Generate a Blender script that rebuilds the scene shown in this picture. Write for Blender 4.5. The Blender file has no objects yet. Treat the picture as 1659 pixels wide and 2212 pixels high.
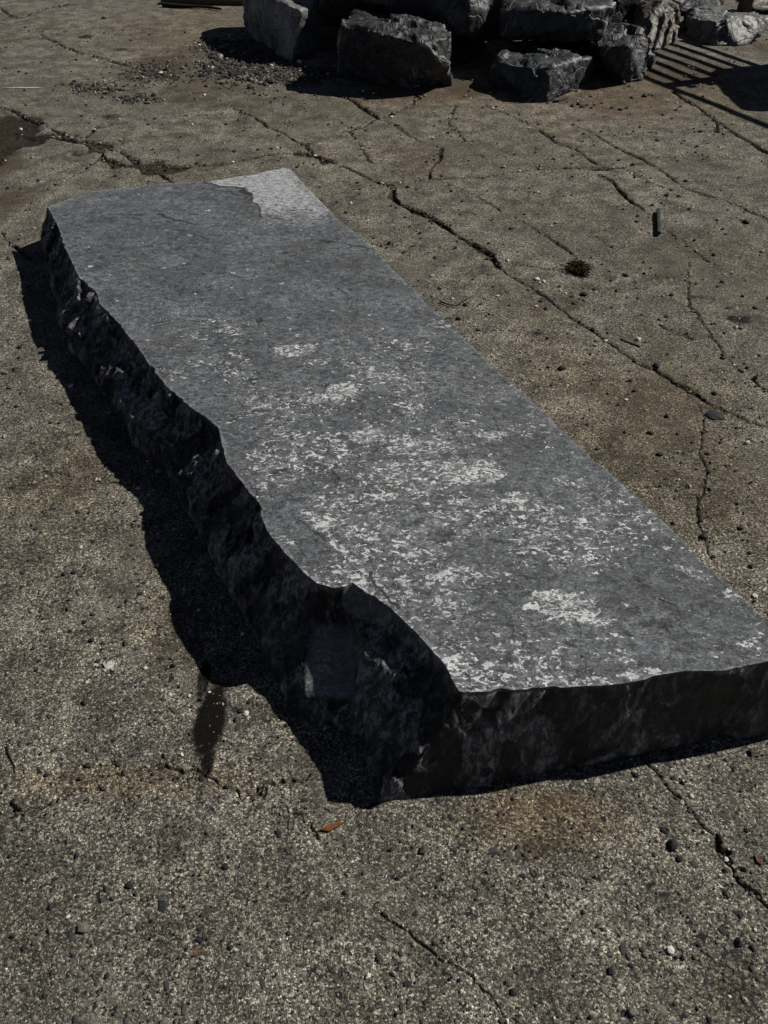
import bpy, bmesh, math, random
import numpy as np

# ------------------------------------------------------------------ camera, world, sun, exposure
scene = bpy.context.scene
COL = scene.collection
PITCH = 44.0            # degrees below the horizon
CAM_H = 1.5
W, H, F = 1659.0, 2212.0, 1661.0

cam_d = bpy.data.cameras.new('camera')
cam_d.sensor_fit = 'VERTICAL'
cam_d.sensor_height = 36.0
cam_d.lens = F / H * 36.0
cam_d.clip_start = 0.02
cam_d.clip_end = 2000.0
cam = bpy.data.objects.new('camera', cam_d)
cam.location = (0, 0, CAM_H)
cam.rotation_euler = (math.radians(90 - PITCH), 0, 0)
COL.objects.link(cam)
scene.camera = cam

SHADOW = np.array([-1.10, -0.46])          # ground offset of a shadow per metre of height
SUN_EL = math.atan(1 / float(np.hypot(*SHADOW)))
SUN_AZ = math.atan2(-SHADOW[0], -SHADOW[1])  # clockwise from +Y

world = bpy.data.worlds.new('World')
scene.world = world
world.use_nodes = True
wn = world.node_tree.nodes
sky = wn.new('ShaderNodeTexSky')
sky.sky_type = 'NISHITA'
sky.sun_disc = False
sky.sun_elevation = SUN_EL
sky.sun_rotation = SUN_AZ
sky.air_density = 0.28
sky.dust_density = 0.0
bg = wn['Background']
bg.inputs['Strength'].default_value = 0.05
hs = wn.new('ShaderNodeHueSaturation')
hs.inputs['Saturation'].default_value = 0.7
world.node_tree.links.new(sky.outputs[0], hs.inputs['Color'])
world.node_tree.links.new(hs.outputs[0], bg.inputs['Color'])

sun_d = bpy.data.lights.new('sun', 'SUN')
sun_d.energy = 5.0
sun_d.angle = math.radians(0.5)
sun_d.color = (1.0, 0.955, 0.88)
sun = bpy.data.objects.new('sun', sun_d)
sun.location = (8, 4, 9)
sun.rotation_euler = (math.pi / 2 - SUN_EL, 0, math.pi - SUN_AZ)
COL.objects.link(sun)

scene.render.engine = 'CYCLES'
scene.view_settings.view_transform = 'Standard'
scene.view_settings.look = 'None'
scene.view_settings.exposure = -0.14
scene.view_settings.gamma = 1.0
scene.view_settings.use_curve_mapping = False

# ------------------------------------------------------------------ helpers: picking places
_a = math.radians(PITCH)
FW = np.array([0, math.cos(_a), -math.sin(_a)])
UP = np.array([0, math.sin(_a), math.cos(_a)])
RT = np.array([1.0, 0, 0])
EYE = np.array([0, 0, CAM_H])

def ray(x, y):
    return (x - W / 2) / F * RT + FW - (y - H / 2) / F * UP

def at(x, y, z=0.0):
    v = ray(x, y)
    return EYE + (z - CAM_H) / v[2] * v

def at_depth(x, y, Y):
    v = ray(x, y)
    return EYE + Y / v[1] * v

def at_plane(x, y, c, k):                    # plane z = c + k*Y
    v = ray(x, y)
    t = (CAM_H - c) / (k * v[1] - v[2])
    return EYE + t * v

# ------------------------------------------------------------------ helpers: noise
def _hash(ix, iy, iz, seed):
    h = (ix.astype(np.int64) * 374761393 + iy.astype(np.int64) * 668265263
         + iz.astype(np.int64) * 2147483647 + seed * 1274126177) & 0xffffffff
    h = ((h ^ (h >> 13)) * 1274126177) & 0xffffffff
    h = ((h ^ (h >> 16)) * 2246822519) & 0xffffffff
    h = h ^ (h >> 15)
    return (h & 0xffffff).astype(np.float64) / float(0x1000000)

def vnoise(p, seed=0):
    i = np.floor(p).astype(np.int64)
    f = p - i
    u = f * f * f * (f * (f * 6 - 15) + 10)
    out = 0.0
    for dx in (0, 1):
        wx = u[:, 0] if dx else 1 - u[:, 0]
        for dy in (0, 1):
            wy = u[:, 1] if dy else 1 - u[:, 1]
            for dz in (0, 1):
                wz = u[:, 2] if dz else 1 - u[:, 2]
                out = out + wx * wy * wz * _hash(i[:, 0] + dx, i[:, 1] + dy, i[:, 2] + dz, seed)
    return out * 2 - 1

def fbm(p, oct=4, seed=0, rough=0.5):
    s, a, t = 0.0, 1.0, 0.0
    for k in range(oct):
        s = s + a * vnoise(p * (2.03 ** k) + 17.3 * k, seed + k)
        t += a
        a *= rough
    return s / t

def ridged(p, oct=4, seed=0, rough=0.55):
    s, a, t = 0.0, 1.0, 0.0
    for k in range(oct):
        s = s + a * (1 - np.abs(vnoise(p * (2.03 ** k) + 9.1 * k, seed + k)) * 2)
        t += a
        a *= rough
    return s / t

def plates(p, seed=0, tilt=1.0):
    """broken-stone shards: each cell is a randomly tilted little plane"""
    i = np.floor(p).astype(np.int64)
    best = np.full(len(p), 1e9)
    val = np.zeros(len(p))
    for dx in (-1, 0, 1):
        for dy in (-1, 0, 1):
            for dz in (-1, 0, 1):
                c = i + np.array([dx, dy, dz])
                h = [_hash(c[:, 0], c[:, 1], c[:, 2], seed + q) for q in range(7)]
                q = np.stack([c[:, 0] + h[0], c[:, 1] + h[1], c[:, 2] + h[2]], 1)
                d = p - q
                r = (d * d).sum(1)
                v = (h[3] - .5) + tilt * (d[:, 0] * (h[4] - .5) + d[:, 1] * (h[5] - .5) + d[:, 2] * (h[6] - .5))
                m = r < best
                best = np.where(m, r, best)
                val = np.where(m, v, val)
    return val

def smooth(a, b, x):
    t = np.clip((x - a) / (b - a), 0, 1)
    return t * t * (3 - 2 * t)

def inside(poly, x, y):
    poly = np.asarray(poly)
    r = np.zeros(len(x), bool)
    j = len(poly) - 1
    for i in range(len(poly)):
        xi, yi = poly[i]
        xj, yj = poly[j]
        c = ((yi > y) != (yj > y)) & (x < (xj - xi) * (y - yi) / (yj - yi + 1e-12) + xi)
        r ^= c
        j = i
    return r

# ------------------------------------------------------------------ helpers: meshes and objects
def mesh_from(name, verts, faces, smooth_=True, attrs=None, mats=None):
    """faces: (n,k) int array"""
    verts = np.asarray(verts, np.float32)
    faces = np.asarray(faces, np.int32)
    me = bpy.data.meshes.new(name)
    me.vertices.add(len(verts))
    me.vertices.foreach_set('co', verts.ravel())
    n, k = faces.shape
    me.loops.add(n * k)
    me.loops.foreach_set('vertex_index', faces.ravel())
    me.polygons.add(n)
    me.polygons.foreach_set('loop_start', np.arange(0, n * k, k, dtype=np.int32))
    me.update(calc_edges=True)
    me.validate()
    if smooth_:
        me.shade_smooth()
    else:
        me.shade_flat()
    for key, arr in (attrs or {}).items():
        a = me.attributes.new(key, 'FLOAT', 'POINT')
        a.data.foreach_set('value', np.asarray(arr, np.float32))
    for m in (mats or []):
        me.materials.append(m)
    return me

def put(name, me, parent=None, label=None, cat=None, group=None, kind=None, loc=None, rot=None, scale=None):
    o = bpy.data.objects.new(name, me)
    COL.objects.link(o)
    if parent is not None:
        o.parent = parent
    if label: o['label'] = label
    if cat: o['category'] = cat
    if group: o['group'] = group
    if kind: o['kind'] = kind
    if loc is not None: o.location = [float(v) for v in loc]
    if rot is not None: o.rotation_euler = [float(v) for v in rot]
    if scale is not None: o.scale = [float(v) for v in scale]
    return o

_ico = {}
def ico(sub):
    if sub not in _ico:
        bm = bmesh.new()
        bmesh.ops.create_icosphere(bm, subdivisions=sub, radius=1.0)
        v = np.array([x.co[:] for x in bm.verts])
        bm.verts.index_update()
        f = np.array([[x.index for x in fa.verts] for fa in bm.faces])
        bm.free()
        _ico[sub] = (v, f)
    return _ico[sub]

# ------------------------------------------------------------------ materials
class NT:
    def __init__(self, name):
        self.m = bpy.data.materials.new(name)
        self.m.use_nodes = True
        self.t = self.m.node_tree
        self.n = self.t.nodes
        self.b = self.n['Principled BSDF']
        self.tc = self.n.new('ShaderNodeTexCoord').outputs['Object']
    def link(self, a, b): self.t.links.new(a, b)
    def val(self, sock, v):
        if isinstance(v, bpy.types.NodeSocket): self.link(v, sock)
        elif isinstance(v, tuple) and len(v) == 3 and sock.type == 'RGBA': sock.default_value = (*v, 1)
        else: sock.default_value = v
    def math(self, op, a, b=0.0, c=None, clamp=False):
        q = self.n.new('ShaderNodeMath'); q.operation = op; q.use_clamp = clamp
        self.val(q.inputs[0], a); self.val(q.inputs[1], b)
        if c is not None: self.val(q.inputs[2], c)
        return q.outputs[0]
    def mapv(self, scale=(1, 1, 1), rot=(0, 0, 0), src=None):
        q = self.n.new('ShaderNodeMapping')
        q.inputs['Scale'].default_value = scale
        q.inputs['Rotation'].default_value = rot
        self.link(src or self.tc, q.inputs['Vector'])
        return q.outputs[0]
    def noise(self, scale, detail=4, rough=0.55, dist=0.0, vec=None, color=False):
        q = self.n.new('ShaderNodeTexNoise')
        q.inputs['Scale'].default_value = scale
        q.inputs['Detail'].default_value = detail
        q.inputs['Roughness'].default_value = rough
        q.inputs['Distortion'].default_value = dist
        self.link(vec or self.tc, q.inputs['Vector'])
        return q.outputs['Color' if color else 'Fac']
    def voro(self, scale, feature='F1', vec=None, rand=1.0):
        q = self.n.new('ShaderNodeTexVoronoi')
        q.feature = feature
        q.inputs['Scale'].default_value = scale
        q.inputs['Randomness'].default_value = rand
        self.link(vec or self.tc, q.inputs['Vector'])
        return q
    def ramp(self, fac, stops, interp='LINEAR'):
        q = self.n.new('ShaderNodeValToRGB')
        q.color_ramp.interpolation = interp
        e = q.color_ramp.elements
        while len(e) < len(stops): e.new(0.5)
        for el, (p, c) in zip(e, stops):
            el.position = p
            el.color = (*c, 1) if isinstance(c, tuple) else (c, c, c, 1)
        self.link(fac, q.inputs['Fac'])
        return q.outputs['Color']
    def step(self, x, lo, hi):
        q = self.n.new('ShaderNodeMapRange')
        q.interpolation_type = 'SMOOTHSTEP'
        self.val(q.inputs['Value'], x)
        self.val(q.inputs['From Min'], lo); self.val(q.inputs['From Max'], hi)
        return q.outputs[0]
    def mix(self, fac, a, b, mode='MIX'):
        q = self.n.new('ShaderNodeMix'); q.data_type = 'RGBA'; q.blend_type = mode
        self.val(q.inputs[0], fac); self.val(q.inputs[6], a); self.val(q.inputs[7], b)
        return q.outputs[2]
    def attr(self, name):
        q = self.n.new('ShaderNodeAttribute'); q.attribute_name = name
        return q.outputs['Fac']
    def sep(self, col, k=0):
        q = self.n.new('ShaderNodeSeparateColor'); self.link(col, q.inputs[0])
        return q.outputs[k]
    def bump(self, h, strength=0.5, dist=0.002, prev=None):
        q = self.n.new('ShaderNodeBump')
        q.inputs['Strength'].default_value = strength
        q.inputs['Distance'].default_value = dist
        self.link(h, q.inputs['Height'])
        if prev is not None: self.link(prev, q.inputs['Normal'])
        return q.outputs[0]
    def done(self, color, rough=0.9, spec=0.2, normal=None):
        self.val(self.b.inputs['Base Color'], color)
        self.val(self.b.inputs['Roughness'], rough)
        self.val(self.b.inputs['Specular IOR Level'], spec)
        if normal is not None: self.link(normal, self.b.inputs['Normal'])
        return self.m

def mat_ground():
    t = NT('worn_concrete')
    big = t.noise(1.3, 5, 0.6)
    mid = t.noise(9, 6, 0.65)
    fine = t.noise(150, 3, 0.7)
    grain = t.voro(330)
    gcol = t.sep(grain.outputs['Color'])
    c = t.mix(t.step(mid, .3, .72), (.074, .068, .056), (.240, .223, .184))
    c = t.mix(t.math('MULTIPLY', t.step(big, .38, .66), .5), c, (.105, .103, .090))
    # sandy grain: single light and dark sand grains
    c0 = c
    c = t.mix(1.0, c, t.ramp(gcol, [(0, .22), (.35, .62), (.7, 1.15), (.9, 2.1), (1, 3.3)]), 'MULTIPLY')
    c = t.mix(1.0, c, t.ramp(fine, [(.28, .25), (.5, 1.0), (.72, 2.1)]), 'MULTIPLY')
    # some areas are worn smooth, some are raw and sandy
    c = t.mix(t.math('MULTIPLY', t.step(t.noise(2.6, 5, .65, .4), .50, .66), .42), c, t.mix(.35, c0, (.15, .135, .108)))
    # broad grime
    grime = t.step(t.noise(1.9, 8, .70, .5), .50, .68)
    c = t.mix(t.math('MULTIPLY', grime, .62), c, t.mix(1.0, c, (.42, .37, .30), 'MULTIPLY'))
    # exposed fine aggregate
    for sc, th, keep in ((120, .33, .62), (62, .34, .78)):
        warp = t.mix(.012 * 100 / sc, t.tc, t.noise(sc * 1.2, 2, .5, color=True), 'LINEAR_LIGHT')
        v = t.voro(sc, vec=warp)
        pick = t.sep(v.outputs['Color'], 1)
        m = t.math('MULTIPLY', t.step(v.outputs['Distance'], th + .03, th - .03), t.step(pick, keep, keep + .01))
        tint = t.ramp(t.sep(v.outputs['Color'], 2), [(0, (.020, .023, .026)), (.45, (.045, .043, .040)), (.62, (.10, .075, .05)), (.8, (.16, .145, .12)), (.93, (.34, .31, .26)), (1, (.6, .57, .5))], 'CONSTANT')
        c = t.mix(m, c, tint)
    # worn pale scuffs
    pale = t.step(t.noise(5, 9, .72, .6), .60, .74)
    c = t.mix(t.math('MULTIPLY', pale, .52), c, (.40, .375, .32))
    # dirt, dark stains, soil in the joints (all have a shape of their own on the ground)
    dn = t.noise(34, 6, .7)
    dirt = t.step(t.math('ADD', t.attr('dirt'), t.math('MULTIPLY', t.math('SUBTRACT', dn, .5), 1.1)), .15, .95)
    c = t.mix(t.math('MULTIPLY', dirt, .86), c, t.mix(dn, (.030, .021, .013), (.098, .072, .046)))
    warm = t.step(t.math('ADD', t.attr('warm'), t.math('MULTIPLY', t.math('SUBTRACT', dn, .5), .8)), .1, 1.0)
    c = t.mix(t.math('MULTIPLY', warm, .55), c, t.mix(1.0, c, (.98, .76, .50), 'MULTIPLY'))
    stain = t.step(t.math('ADD', t.attr('stain'), t.math('MULTIPLY', t.math('SUBTRACT', dn, .5), 1.1)), .25, .85)
    c = t.mix(t.math('MULTIPLY', stain, .985), c, t.mix(t.step(gcol, .993, .997), (.004, .003, .002), (.16, .13, .10)))
    crack = t.step(t.math('ADD', t.attr('crack'), t.math('MULTIPLY', t.math('SUBTRACT', fine, .5), .9)), .35, .75)
    soil = t.mix(t.step(gcol, .88, .92), t.mix(fine, (.010, .008, .006), (.035, .026, .018)), (.13, .11, .085))
    c = t.mix(t.math('MULTIPLY', crack, .95), c, soil)
    # rust flecks
    rust = t.math('MULTIPLY', t.step(t.noise(17, 3, .6), .70, .78), t.step(t.noise(2.1, 2), .52, .62))
    c = t.mix(t.math('MULTIPLY', rust, .35), c, (.11, .045, .02))
    h = t.math('ADD', t.math('MULTIPLY', fine, .7), t.math('MULTIPLY', grain.outputs['Distance'], -.5))
    n = t.bump(h, .75, .004)
    n = t.bump(mid, .5, .010, n)
    return t.done(c, .92, .15, n)

def mat_slab():
    t = NT('dark_quarried_stone')
    top = t.attr('topness')
    streak = t.mapv((.78, 1.12, 1.0), (0, 0, math.radians(-6)))
    # sawn / weathered top
    n1 = t.noise(6, 7, .62, .3, streak)
    n2 = t.noise(52, 7, .78, .5, streak)
    n3 = t.noise(170, 4, .75, .3, streak)
    ct = t.mix(t.step(n1, .30, .72), (.070, .077, .086), (.128, .138, .150))
    ct = t.mix(1.0, ct, t.ramp(n2, [(.32, .15), (.5, 1.0), (.66, 2.0)]), 'MULTIPLY')
    ct = t.mix(1.0, ct, t.ramp(n3, [(.30, .25), (.5, 1.0), (.70, 2.1)]), 'MULTIPLY')
    brown = t.step(t.noise(4.5, 5, .6), .56, .72)
    ct = t.mix(t.math('MULTIPLY', brown, .45), ct, t.mix(1.0, ct, (.86, .74, .64), 'MULTIPLY'))
    # black flakes and hairline scars
    blk = t.step(t.noise(24, 8, .78, .6, streak), .572, .61)
    ct = t.mix(t.math('MULTIPLY', blk, .85), ct, (.018, .019, .021))
    vc = t.voro(7.5, 'DISTANCE_TO_EDGE', t.mix(.10, t.tc, t.noise(6, 5, .7, color=True), 'LINEAR_LIGHT'))
    hair = t.math('MULTIPLY', t.step(vc.outputs['Distance'], .008, .002), t.step(t.noise(9, 4, .6), .56, .66))
    ct = t.mix(t.math('MULTIPLY', hair, .85), ct, (.016, .016, .018))
    pit = t.voro(34, vec=t.mix(.03, streak, t.noise(40, 4, .6, color=True, vec=streak), 'LINEAR_LIGHT'))
    pm = t.math('MULTIPLY', t.step(pit.outputs['Distance'], .30, .18), t.step(t.sep(pit.outputs['Color'], 2), .86, .88))
    ct = t.mix(t.math('MULTIPLY', pm, .85), ct, (.020, .021, .023))
    # lacy white mineral bloom
    g = t.attr('white')
    lace = t.noise(38, 7, .68, 1.7, streak)
    lace2 = t.noise(120, 4, .64, 1.2, streak)
    lw = t.math('ADD', t.math('MULTIPLY', lace, .62), t.math('MULTIPLY', lace2, .38))
    thr = t.math('SUBTRACT', .655, t.math('MULTIPLY', g, .150))
    wm = t.step(t.math('SUBTRACT', lw, thr), -.003, .009)
    holes = t.voro(95, vec=streak)
    hole = t.math('MULTIPLY', t.step(holes.outputs['Distance'], .42, .32), t.step(t.sep(holes.outputs['Color']), .62, .66))
    wm = t.math('MULTIPLY', wm, t.math('SUBTRACT', 1.0, hole))
    # single flecks
    fl = t.voro(46, vec=t.mix(.02, streak, t.noise(70, 3, .6, color=True, vec=streak), 'LINEAR_LIGHT'))
    fk = t.math('SUBTRACT', .995, t.math('MULTIPLY', g, .13))
    fm = t.math('MULTIPLY', t.step(fl.outputs['Distance'], .26, .20), t.step(t.sep(fl.outputs['Color'], 1), fk, t.math('ADD', fk, .004)))
    wm = t.math('MAXIMUM', wm, fm)
    wcol = t.mix(t.step(t.noise(95, 5, .7), .35, .65), (.68, .70, .71), (.92, .93, .93))
    ct = t.mix(t.math('MULTIPLY', wm, t.math('ADD', .78, t.math('MULTIPLY', t.step(t.noise(14, 5, .7), .38, .62), .22))), ct, wcol)
    bru = t.math('MULTIPLY', t.attr('bruise'), t.step(t.noise(55, 6, .75, .5), .46, .60))
    ct = t.mix(t.math('MULTIPLY', bru, .55), ct, (.40, .41, .42))
    # thin pale dust veil around the bloom
    veil = t.math('MULTIPLY', t.step(t.math('ADD', g, t.math('MULTIPLY', t.math('SUBTRACT', n2, .5), 2.2)), .55, 1.3), .28)
    ct = t.mix(veil, ct, (.36, .37, .38))
    # far corner where a thin pale skin remains
    sk = t.attr('skin')
    skn = t.noise(90, 6, .76, .8, t.mapv((.6, 1.2, 1), (0, 0, .1)))
    ct = t.mix(t.math('MULTIPLY', t.step(sk, 0.0, .3), t.step(skn, t.math('SUBTRACT', .66, t.math('MULTIPLY', sk, .24)), t.math('SUBTRACT', .78, t.math('MULTIPLY', sk, .24)))), ct, (.50, .52, .53))
    sc = t.attr('scar')
    ct = t.mix(t.math('MULTIPLY', t.step(t.math('ADD', sc, t.math('SUBTRACT', n2, .5)), .35, .6), .9), ct, (.017, .017, .018))
    dk = t.attr('dusk')
    ct = t.mix(t.math('MULTIPLY', dk, .55), ct, (.035, .036, .040))
    # fresh broken sides; pale ridge and shard contrast stands in for weak skylight
    up_ = t.mapv((1, 1, .4), (.25, .1, 0))
    s1 = t.noise(62, 8, .80, .5, up_)
    cs = t.mix(t.step(s1, .45, .60), (.030, .031, .033), (.200, .203, .208))
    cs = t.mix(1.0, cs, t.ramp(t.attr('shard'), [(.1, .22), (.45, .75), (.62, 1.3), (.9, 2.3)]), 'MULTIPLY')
    sv = t.step(t.noise(26, 8, .75, 1.5), .665, .70)
    cs = t.mix(t.math('MULTIPLY', sv, .65), cs, (.30, .30, .29))
    sp = t.step(t.noise(120, 3, .7), .72, .76)
    cs = t.mix(t.math('MULTIPLY', sp, .5), cs, (.35, .34, .32))
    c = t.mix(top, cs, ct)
    c = t.mix(t.math('MULTIPLY', t.step(t.math('ADD', t.attr('dust_skylight'), t.math('MULTIPLY', t.math('SUBTRACT', t.noise(30, 6, .7), .5), 1.3)), .25, .95), .6), c, t.mix(t.step(n2, .35, .65), (.17, .17, .168), (.33, .33, .325)))  # dusty ledge and facet painted paler in place of skylight
    h = t.math('ADD', t.math('MULTIPLY', n2, .6), t.math('MULTIPLY', n3, .4))
    n = t.bump(h, .9, .010)
    sideh = t.math('MULTIPLY', t.noise(42, 8, .74, .6, up_), t.math('SUBTRACT', 1.0, top))
    n = t.bump(sideh, .9, .022, n)
    rough = t.math('ADD', .38, t.math('ADD', t.math('MULTIPLY', n2, .2), t.math('MULTIPLY', top, .12)))
    return t.done(c, rough, .45, n)

def mat_rock(name, dark, light, edge=(.42, .43, .43), vein=.6, brown=0.0):
    t = NT(name)
    n1 = t.noise(5, 8, .66, .4)
    n2 = t.noise(38, 7, .72, .6)
    c = t.mix(t.step(n1, .3, .72), dark, light)
    c = t.mix(1.0, c, t.ramp(n2, [(.28, .40), (.5, 1.0), (.72, 1.8)]), 'MULTIPLY')
    v = t.step(t.math('ABSOLUTE', t.math('SUBTRACT', t.noise(4.0, 7, .62, 1.2), .5)), .005, .0015)
    v = t.math('MULTIPLY', v, t.step(t.noise(3.1, 3), .48, .62))
    v2 = t.step(t.noise(30, 8, .76, 1.6), .645, .69)
    c = t.mix(t.math('MULTIPLY', t.math('MAXIMUM', v, v2), vein), c, edge)
    e = t.step(t.math('ADD', t.attr('edge'), t.math('MULTIPLY', t.math('SUBTRACT', n2, .5), 1.6)), .42, .95)
    c = t.mix(t.math('MULTIPLY', e, .42), c, edge)
    if brown:
        b = t.step(t.noise(3.2, 6, .65), .46, .66)
        c = t.mix(t.math('MULTIPLY', b, brown), c, (.105, .078, .05))
    wv = t.mix(.05, t.tc, t.noise(9, 5, .6, color=True), 'LINEAR_LIGHT')
    fc = t.voro(13, vec=wv)
    fr = t.voro(7, 'DISTANCE_TO_EDGE', wv)
    n = t.bump(fc.outputs['Distance'], .22, .03)
    n = t.bump(t.step(fr.outputs['Distance'], 0.0, .05), .6, .012, n)
    n = t.bump(n2, .45, .008, n)
    return t.done(c, .52, .4, n)

def mat_stone():
    t = NT('mixed_gravel')
    c = t.ramp(t.attr('tint'), [(0, (.022, .024, .027)), (.3, (.050, .048, .046)), (.48, (.085, .068, .050)), (.64, (.15, .135, .11)), (.8, (.30, .28, .24)), (.92, (.62, .60, .55))], 'CONSTANT')
    c = t.mix(1.0, c, t.ramp(t.noise(160, 4, .6), [(.25, .6), (.75, 1.4)]), 'MULTIPLY')
    return t.done(c, .75, .25, t.bump(t.noise(220, 3), .4, .001))

def mat_plain(name, a, b, scale=60, stretch=(1, 1, 1), rough=.85, spec=.2, bump=.4, bd=.002):
    t = NT(name)
    n = t.noise(scale, 6, .65, .2, t.mapv(stretch))
    return t.done(t.mix(t.step(n, .3, .7), a, b), rough, spec, t.bump(n, bump, bd))

M_GROUND = mat_ground()
M_SLAB = mat_slab()
M_STONE = mat_stone()
M_ROCK = mat_rock('dark_boulder_stone', (.013, .0135, .0145), (.040, .042, .045))
M_ROCK_PALE = mat_rock('pale_boulder_stone', (.060, .060, .060), (.20, .20, .197), (.55, .55, .54), .5)
M_ROCK_BROWN = mat_rock('brown_boulder_stone', (.040, .034, .027), (.095, .080, .062), (.33, .29, .23), .4, .6)
M_ROCK_BLUE = mat_rock('blue_grey_boulder_stone', (.014, .017, .019), (.044, .050, .055), (.46, .48, .48), .7)
M_WOOD = mat_plain('weathered_timber', (.045, .036, .027), (.13, .105, .075), 30, (1, 14, 14), .9, .1)
M_CHIP = mat_plain('orange_bark', (.05, .018, .008), (.30, .11, .035), 90, (1, 9, 9), .8, .15)
M_TWIG = mat_plain('dark_twig', (.012, .010, .008), (.045, .035, .025), 150, (1, 1, 1), .9, .1)
M_STRAW = mat_plain('brown_needles', (.030, .018, .010), (.11, .07, .04), 200, (1, 1, 1), .9, .1)
M_BAR = mat_plain('black_steel', (.010, .010, .011), (.028, .027, .026), 60, (1, 1, 1), .6, .4)
M_PAINT = mat_plain('white_chalk', (.34, .33, .30), (.66, .65, .60), 120, (1, 1, 1), .95, .05)
M_LEAF = mat_plain('dry_leaf', (.28, .22, .13), (.50, .42, .28), 80, (1, 1, 1), .85, .1)

# ------------------------------------------------------------------ ground
def und(x, y):
    p = np.stack([np.atleast_1d(x) * 1.1, np.atleast_1d(y) * 1.1, np.zeros(np.size(x))], 1)
    return fbm(p, 2, 5) * .007

# (points on the ground, half width in m, depth factor, darkness)
CR = []
def crack(pts, w, dark=1.0, jag=1.0):
    my = sum(p[1] for p in pts) / len(pts)
    if w < .012: w *= float(np.interp(my, [200, 420, 600, 900], [1.6, 1.05, .62, .62]))
    CR.append((np.array([at(*p)[:2] for p in pts]), w, dark, jag))

crack([(-60, 222), (0, 234), (36, 242), (67, 258), (99, 270), (115, 282), (151, 296), (182, 313), (214, 323)], .012)
crack([(60, 300), (110, 296), (150, 303), (185, 312), (214, 322)], .085)
crack([(214, 323), (254, 329), (278, 341), (302, 357), (320, 365)], .010)
crack([(214, 326), (222, 345), (258, 359), (298, 361), (341, 369)], .026)
crack([(318, 362), (345, 360), (372, 362), (389, 361)], .055)
crack([(389, 361), (440, 357), (496, 353), (563, 337), (600, 332), (626, 331), (646, 331)], .006)
crack([(640, 329), (679, 336), (705, 346)], .024)
crack([(705, 346), (732, 355), (765, 372), (801, 388), (824, 398)], .006)
crack([(815, 395), (851, 405), (847, 422), (867, 441), (914, 461)], .018)
crack([(914, 461), (957, 481), (990, 507), (999, 514), (1047, 546), (1079, 578)], .015)
crack([(1079, 578), (1112, 605), (1176, 642), (1224, 675), (1283, 712), (1327, 749), (1376, 782), (1412, 794)], .0060)
crack([(1412, 794), (1461, 830), (1501, 855), (1530, 869)], .0080)
crack([(1530, 869), (1574, 891), (1619, 911), (1680, 930)], .0045)
crack([(1513, 871), (1526, 899), (1526, 927), (1513, 976), (1530, 1008), (1520, 1057), (1513, 1110), (1526, 1166), (1545, 1220)], .0026, .9)
crack([(341, 369), (360, 385), (376, 396)], .006)
crack([(214, 340), (182, 369), (140, 390), (100, 410)], .004, .8)
crack([(182, 298), (206, 278), (238, 270)], .009)
crack([(238, 270), (309, 260), (357, 254), (430, 250)], .003, .6)
crack([(83, 75), (127, 95), (167, 113), (222, 127), (270, 141)], .007, .7)
crack([(-20, 0), (0, 18), (24, 36), (48, 40), (79, 24), (119, 14), (167, 4)], .009, .8)
crack([(504, 234), (571, 266), (587, 278), (619, 294), (658, 312), (672, 330)], .005, .8)
crack([(700, 196), (756, 216), (795, 238), (823, 256)], .006)
crack([(823, 256), (805, 262), (783, 274), (740, 284)], .005)
crack([(904, 202), (902, 214), (890, 228)], .012)
crack([(886, 230), (831, 254)], .003, .5)
crack([(824, 256), (865, 277), (908, 304), (953, 320)], .003, .7)
crack([(953, 320), (945, 347), (929, 369), (924, 385)], .007)
crack([(980, 229), (967, 261), (985, 288), (1004, 304)], .004, .8)
crack([(752, 275), (775, 310), (792, 345), (800, 352)], .003, .7)
crack([(851, 400), (875, 390), (924, 385), (972, 385), (1047, 385), (1101, 374), (1165, 366), (1241, 364), (1294, 366), (1337, 363), (1386, 353)], .0042)
crack([(1280, 365), (1300, 364)], .012)
crack([(929, 385), (994, 406), (1036, 428), (1090, 460), (1122, 476), (1176, 508)], .003, .75)
crack([(1176, 508), (1219, 535), (1251, 562), (1283, 578)], .005, .8)
crack([(1047, 229), (1101, 248), (1144, 269), (1176, 288), (1203, 310), (1241, 323), (1283, 353)], .005)
crack([(1230, 267), (1273, 285), (1332, 318), (1375, 339), (1418, 363), (1450, 382), (1477, 406), (1520, 417), (1574, 438), (1627, 460), (1700, 488)], .0055)
crack([(1294, 379), (1321, 396), (1353, 428), (1386, 455)], .008)
crack([(1386, 455), (1418, 481), (1461, 514), (1509, 549), (1552, 581)], .004, .8)
crack([(1455, 197), (1509, 234), (1541, 256), (1574, 277), (1617, 304), (1700, 350)], .007)
crack([(1541, 252), (1549, 282)], .008)
crack([(1305, 293), (1439, 283), (1574, 283), (1649, 277)], .003, .8)
crack([(1337, 363), (1400, 395), (1450, 410)], .003, .7)
crack([(1488, 567), (1482, 610), (1490, 659), (1520, 702), (1552, 755), (1600, 800)], .004, .8)
crack([(1626, 818), (1659, 845), (1690, 860)], .009)
crack([(800, 527), (865, 530), (929, 535), (994, 543)], .004, .8)
crack([(1112, 570), (1187, 581), (1224, 581)], .003, .7)
crack([(1422, 700), (1460, 722), (1490, 735)], .005, .8)
crack([(-20, 1728), (26, 1725), (86, 1729), (159, 1716), (241, 1699), (279, 1680)], .006, .42, 2.5)
crack([(279, 1680), (344, 1677), (387, 1686), (451, 1690), (516, 1686), (563, 1694), (645, 1699)], .0042, .6, 2.5)
crack([(555, 1700), (563, 1737), (610, 1759), (650, 1795), (700, 1840)], .0018, .6, 2)
crack([(1388, 1638), (1418, 1671), (1440, 1710), (1471, 1741), (1502, 1772), (1532, 1807)], .0017, .7)
crack([(1532, 1807), (1569, 1857), (1609, 1903), (1690, 1970)], .008, .75, 2)
crack([(800, 1945), (848, 1988), (898, 2044), (964, 2094), (1024, 2139), (1075, 2180), (1115, 2240)], .0015, .62)
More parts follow.
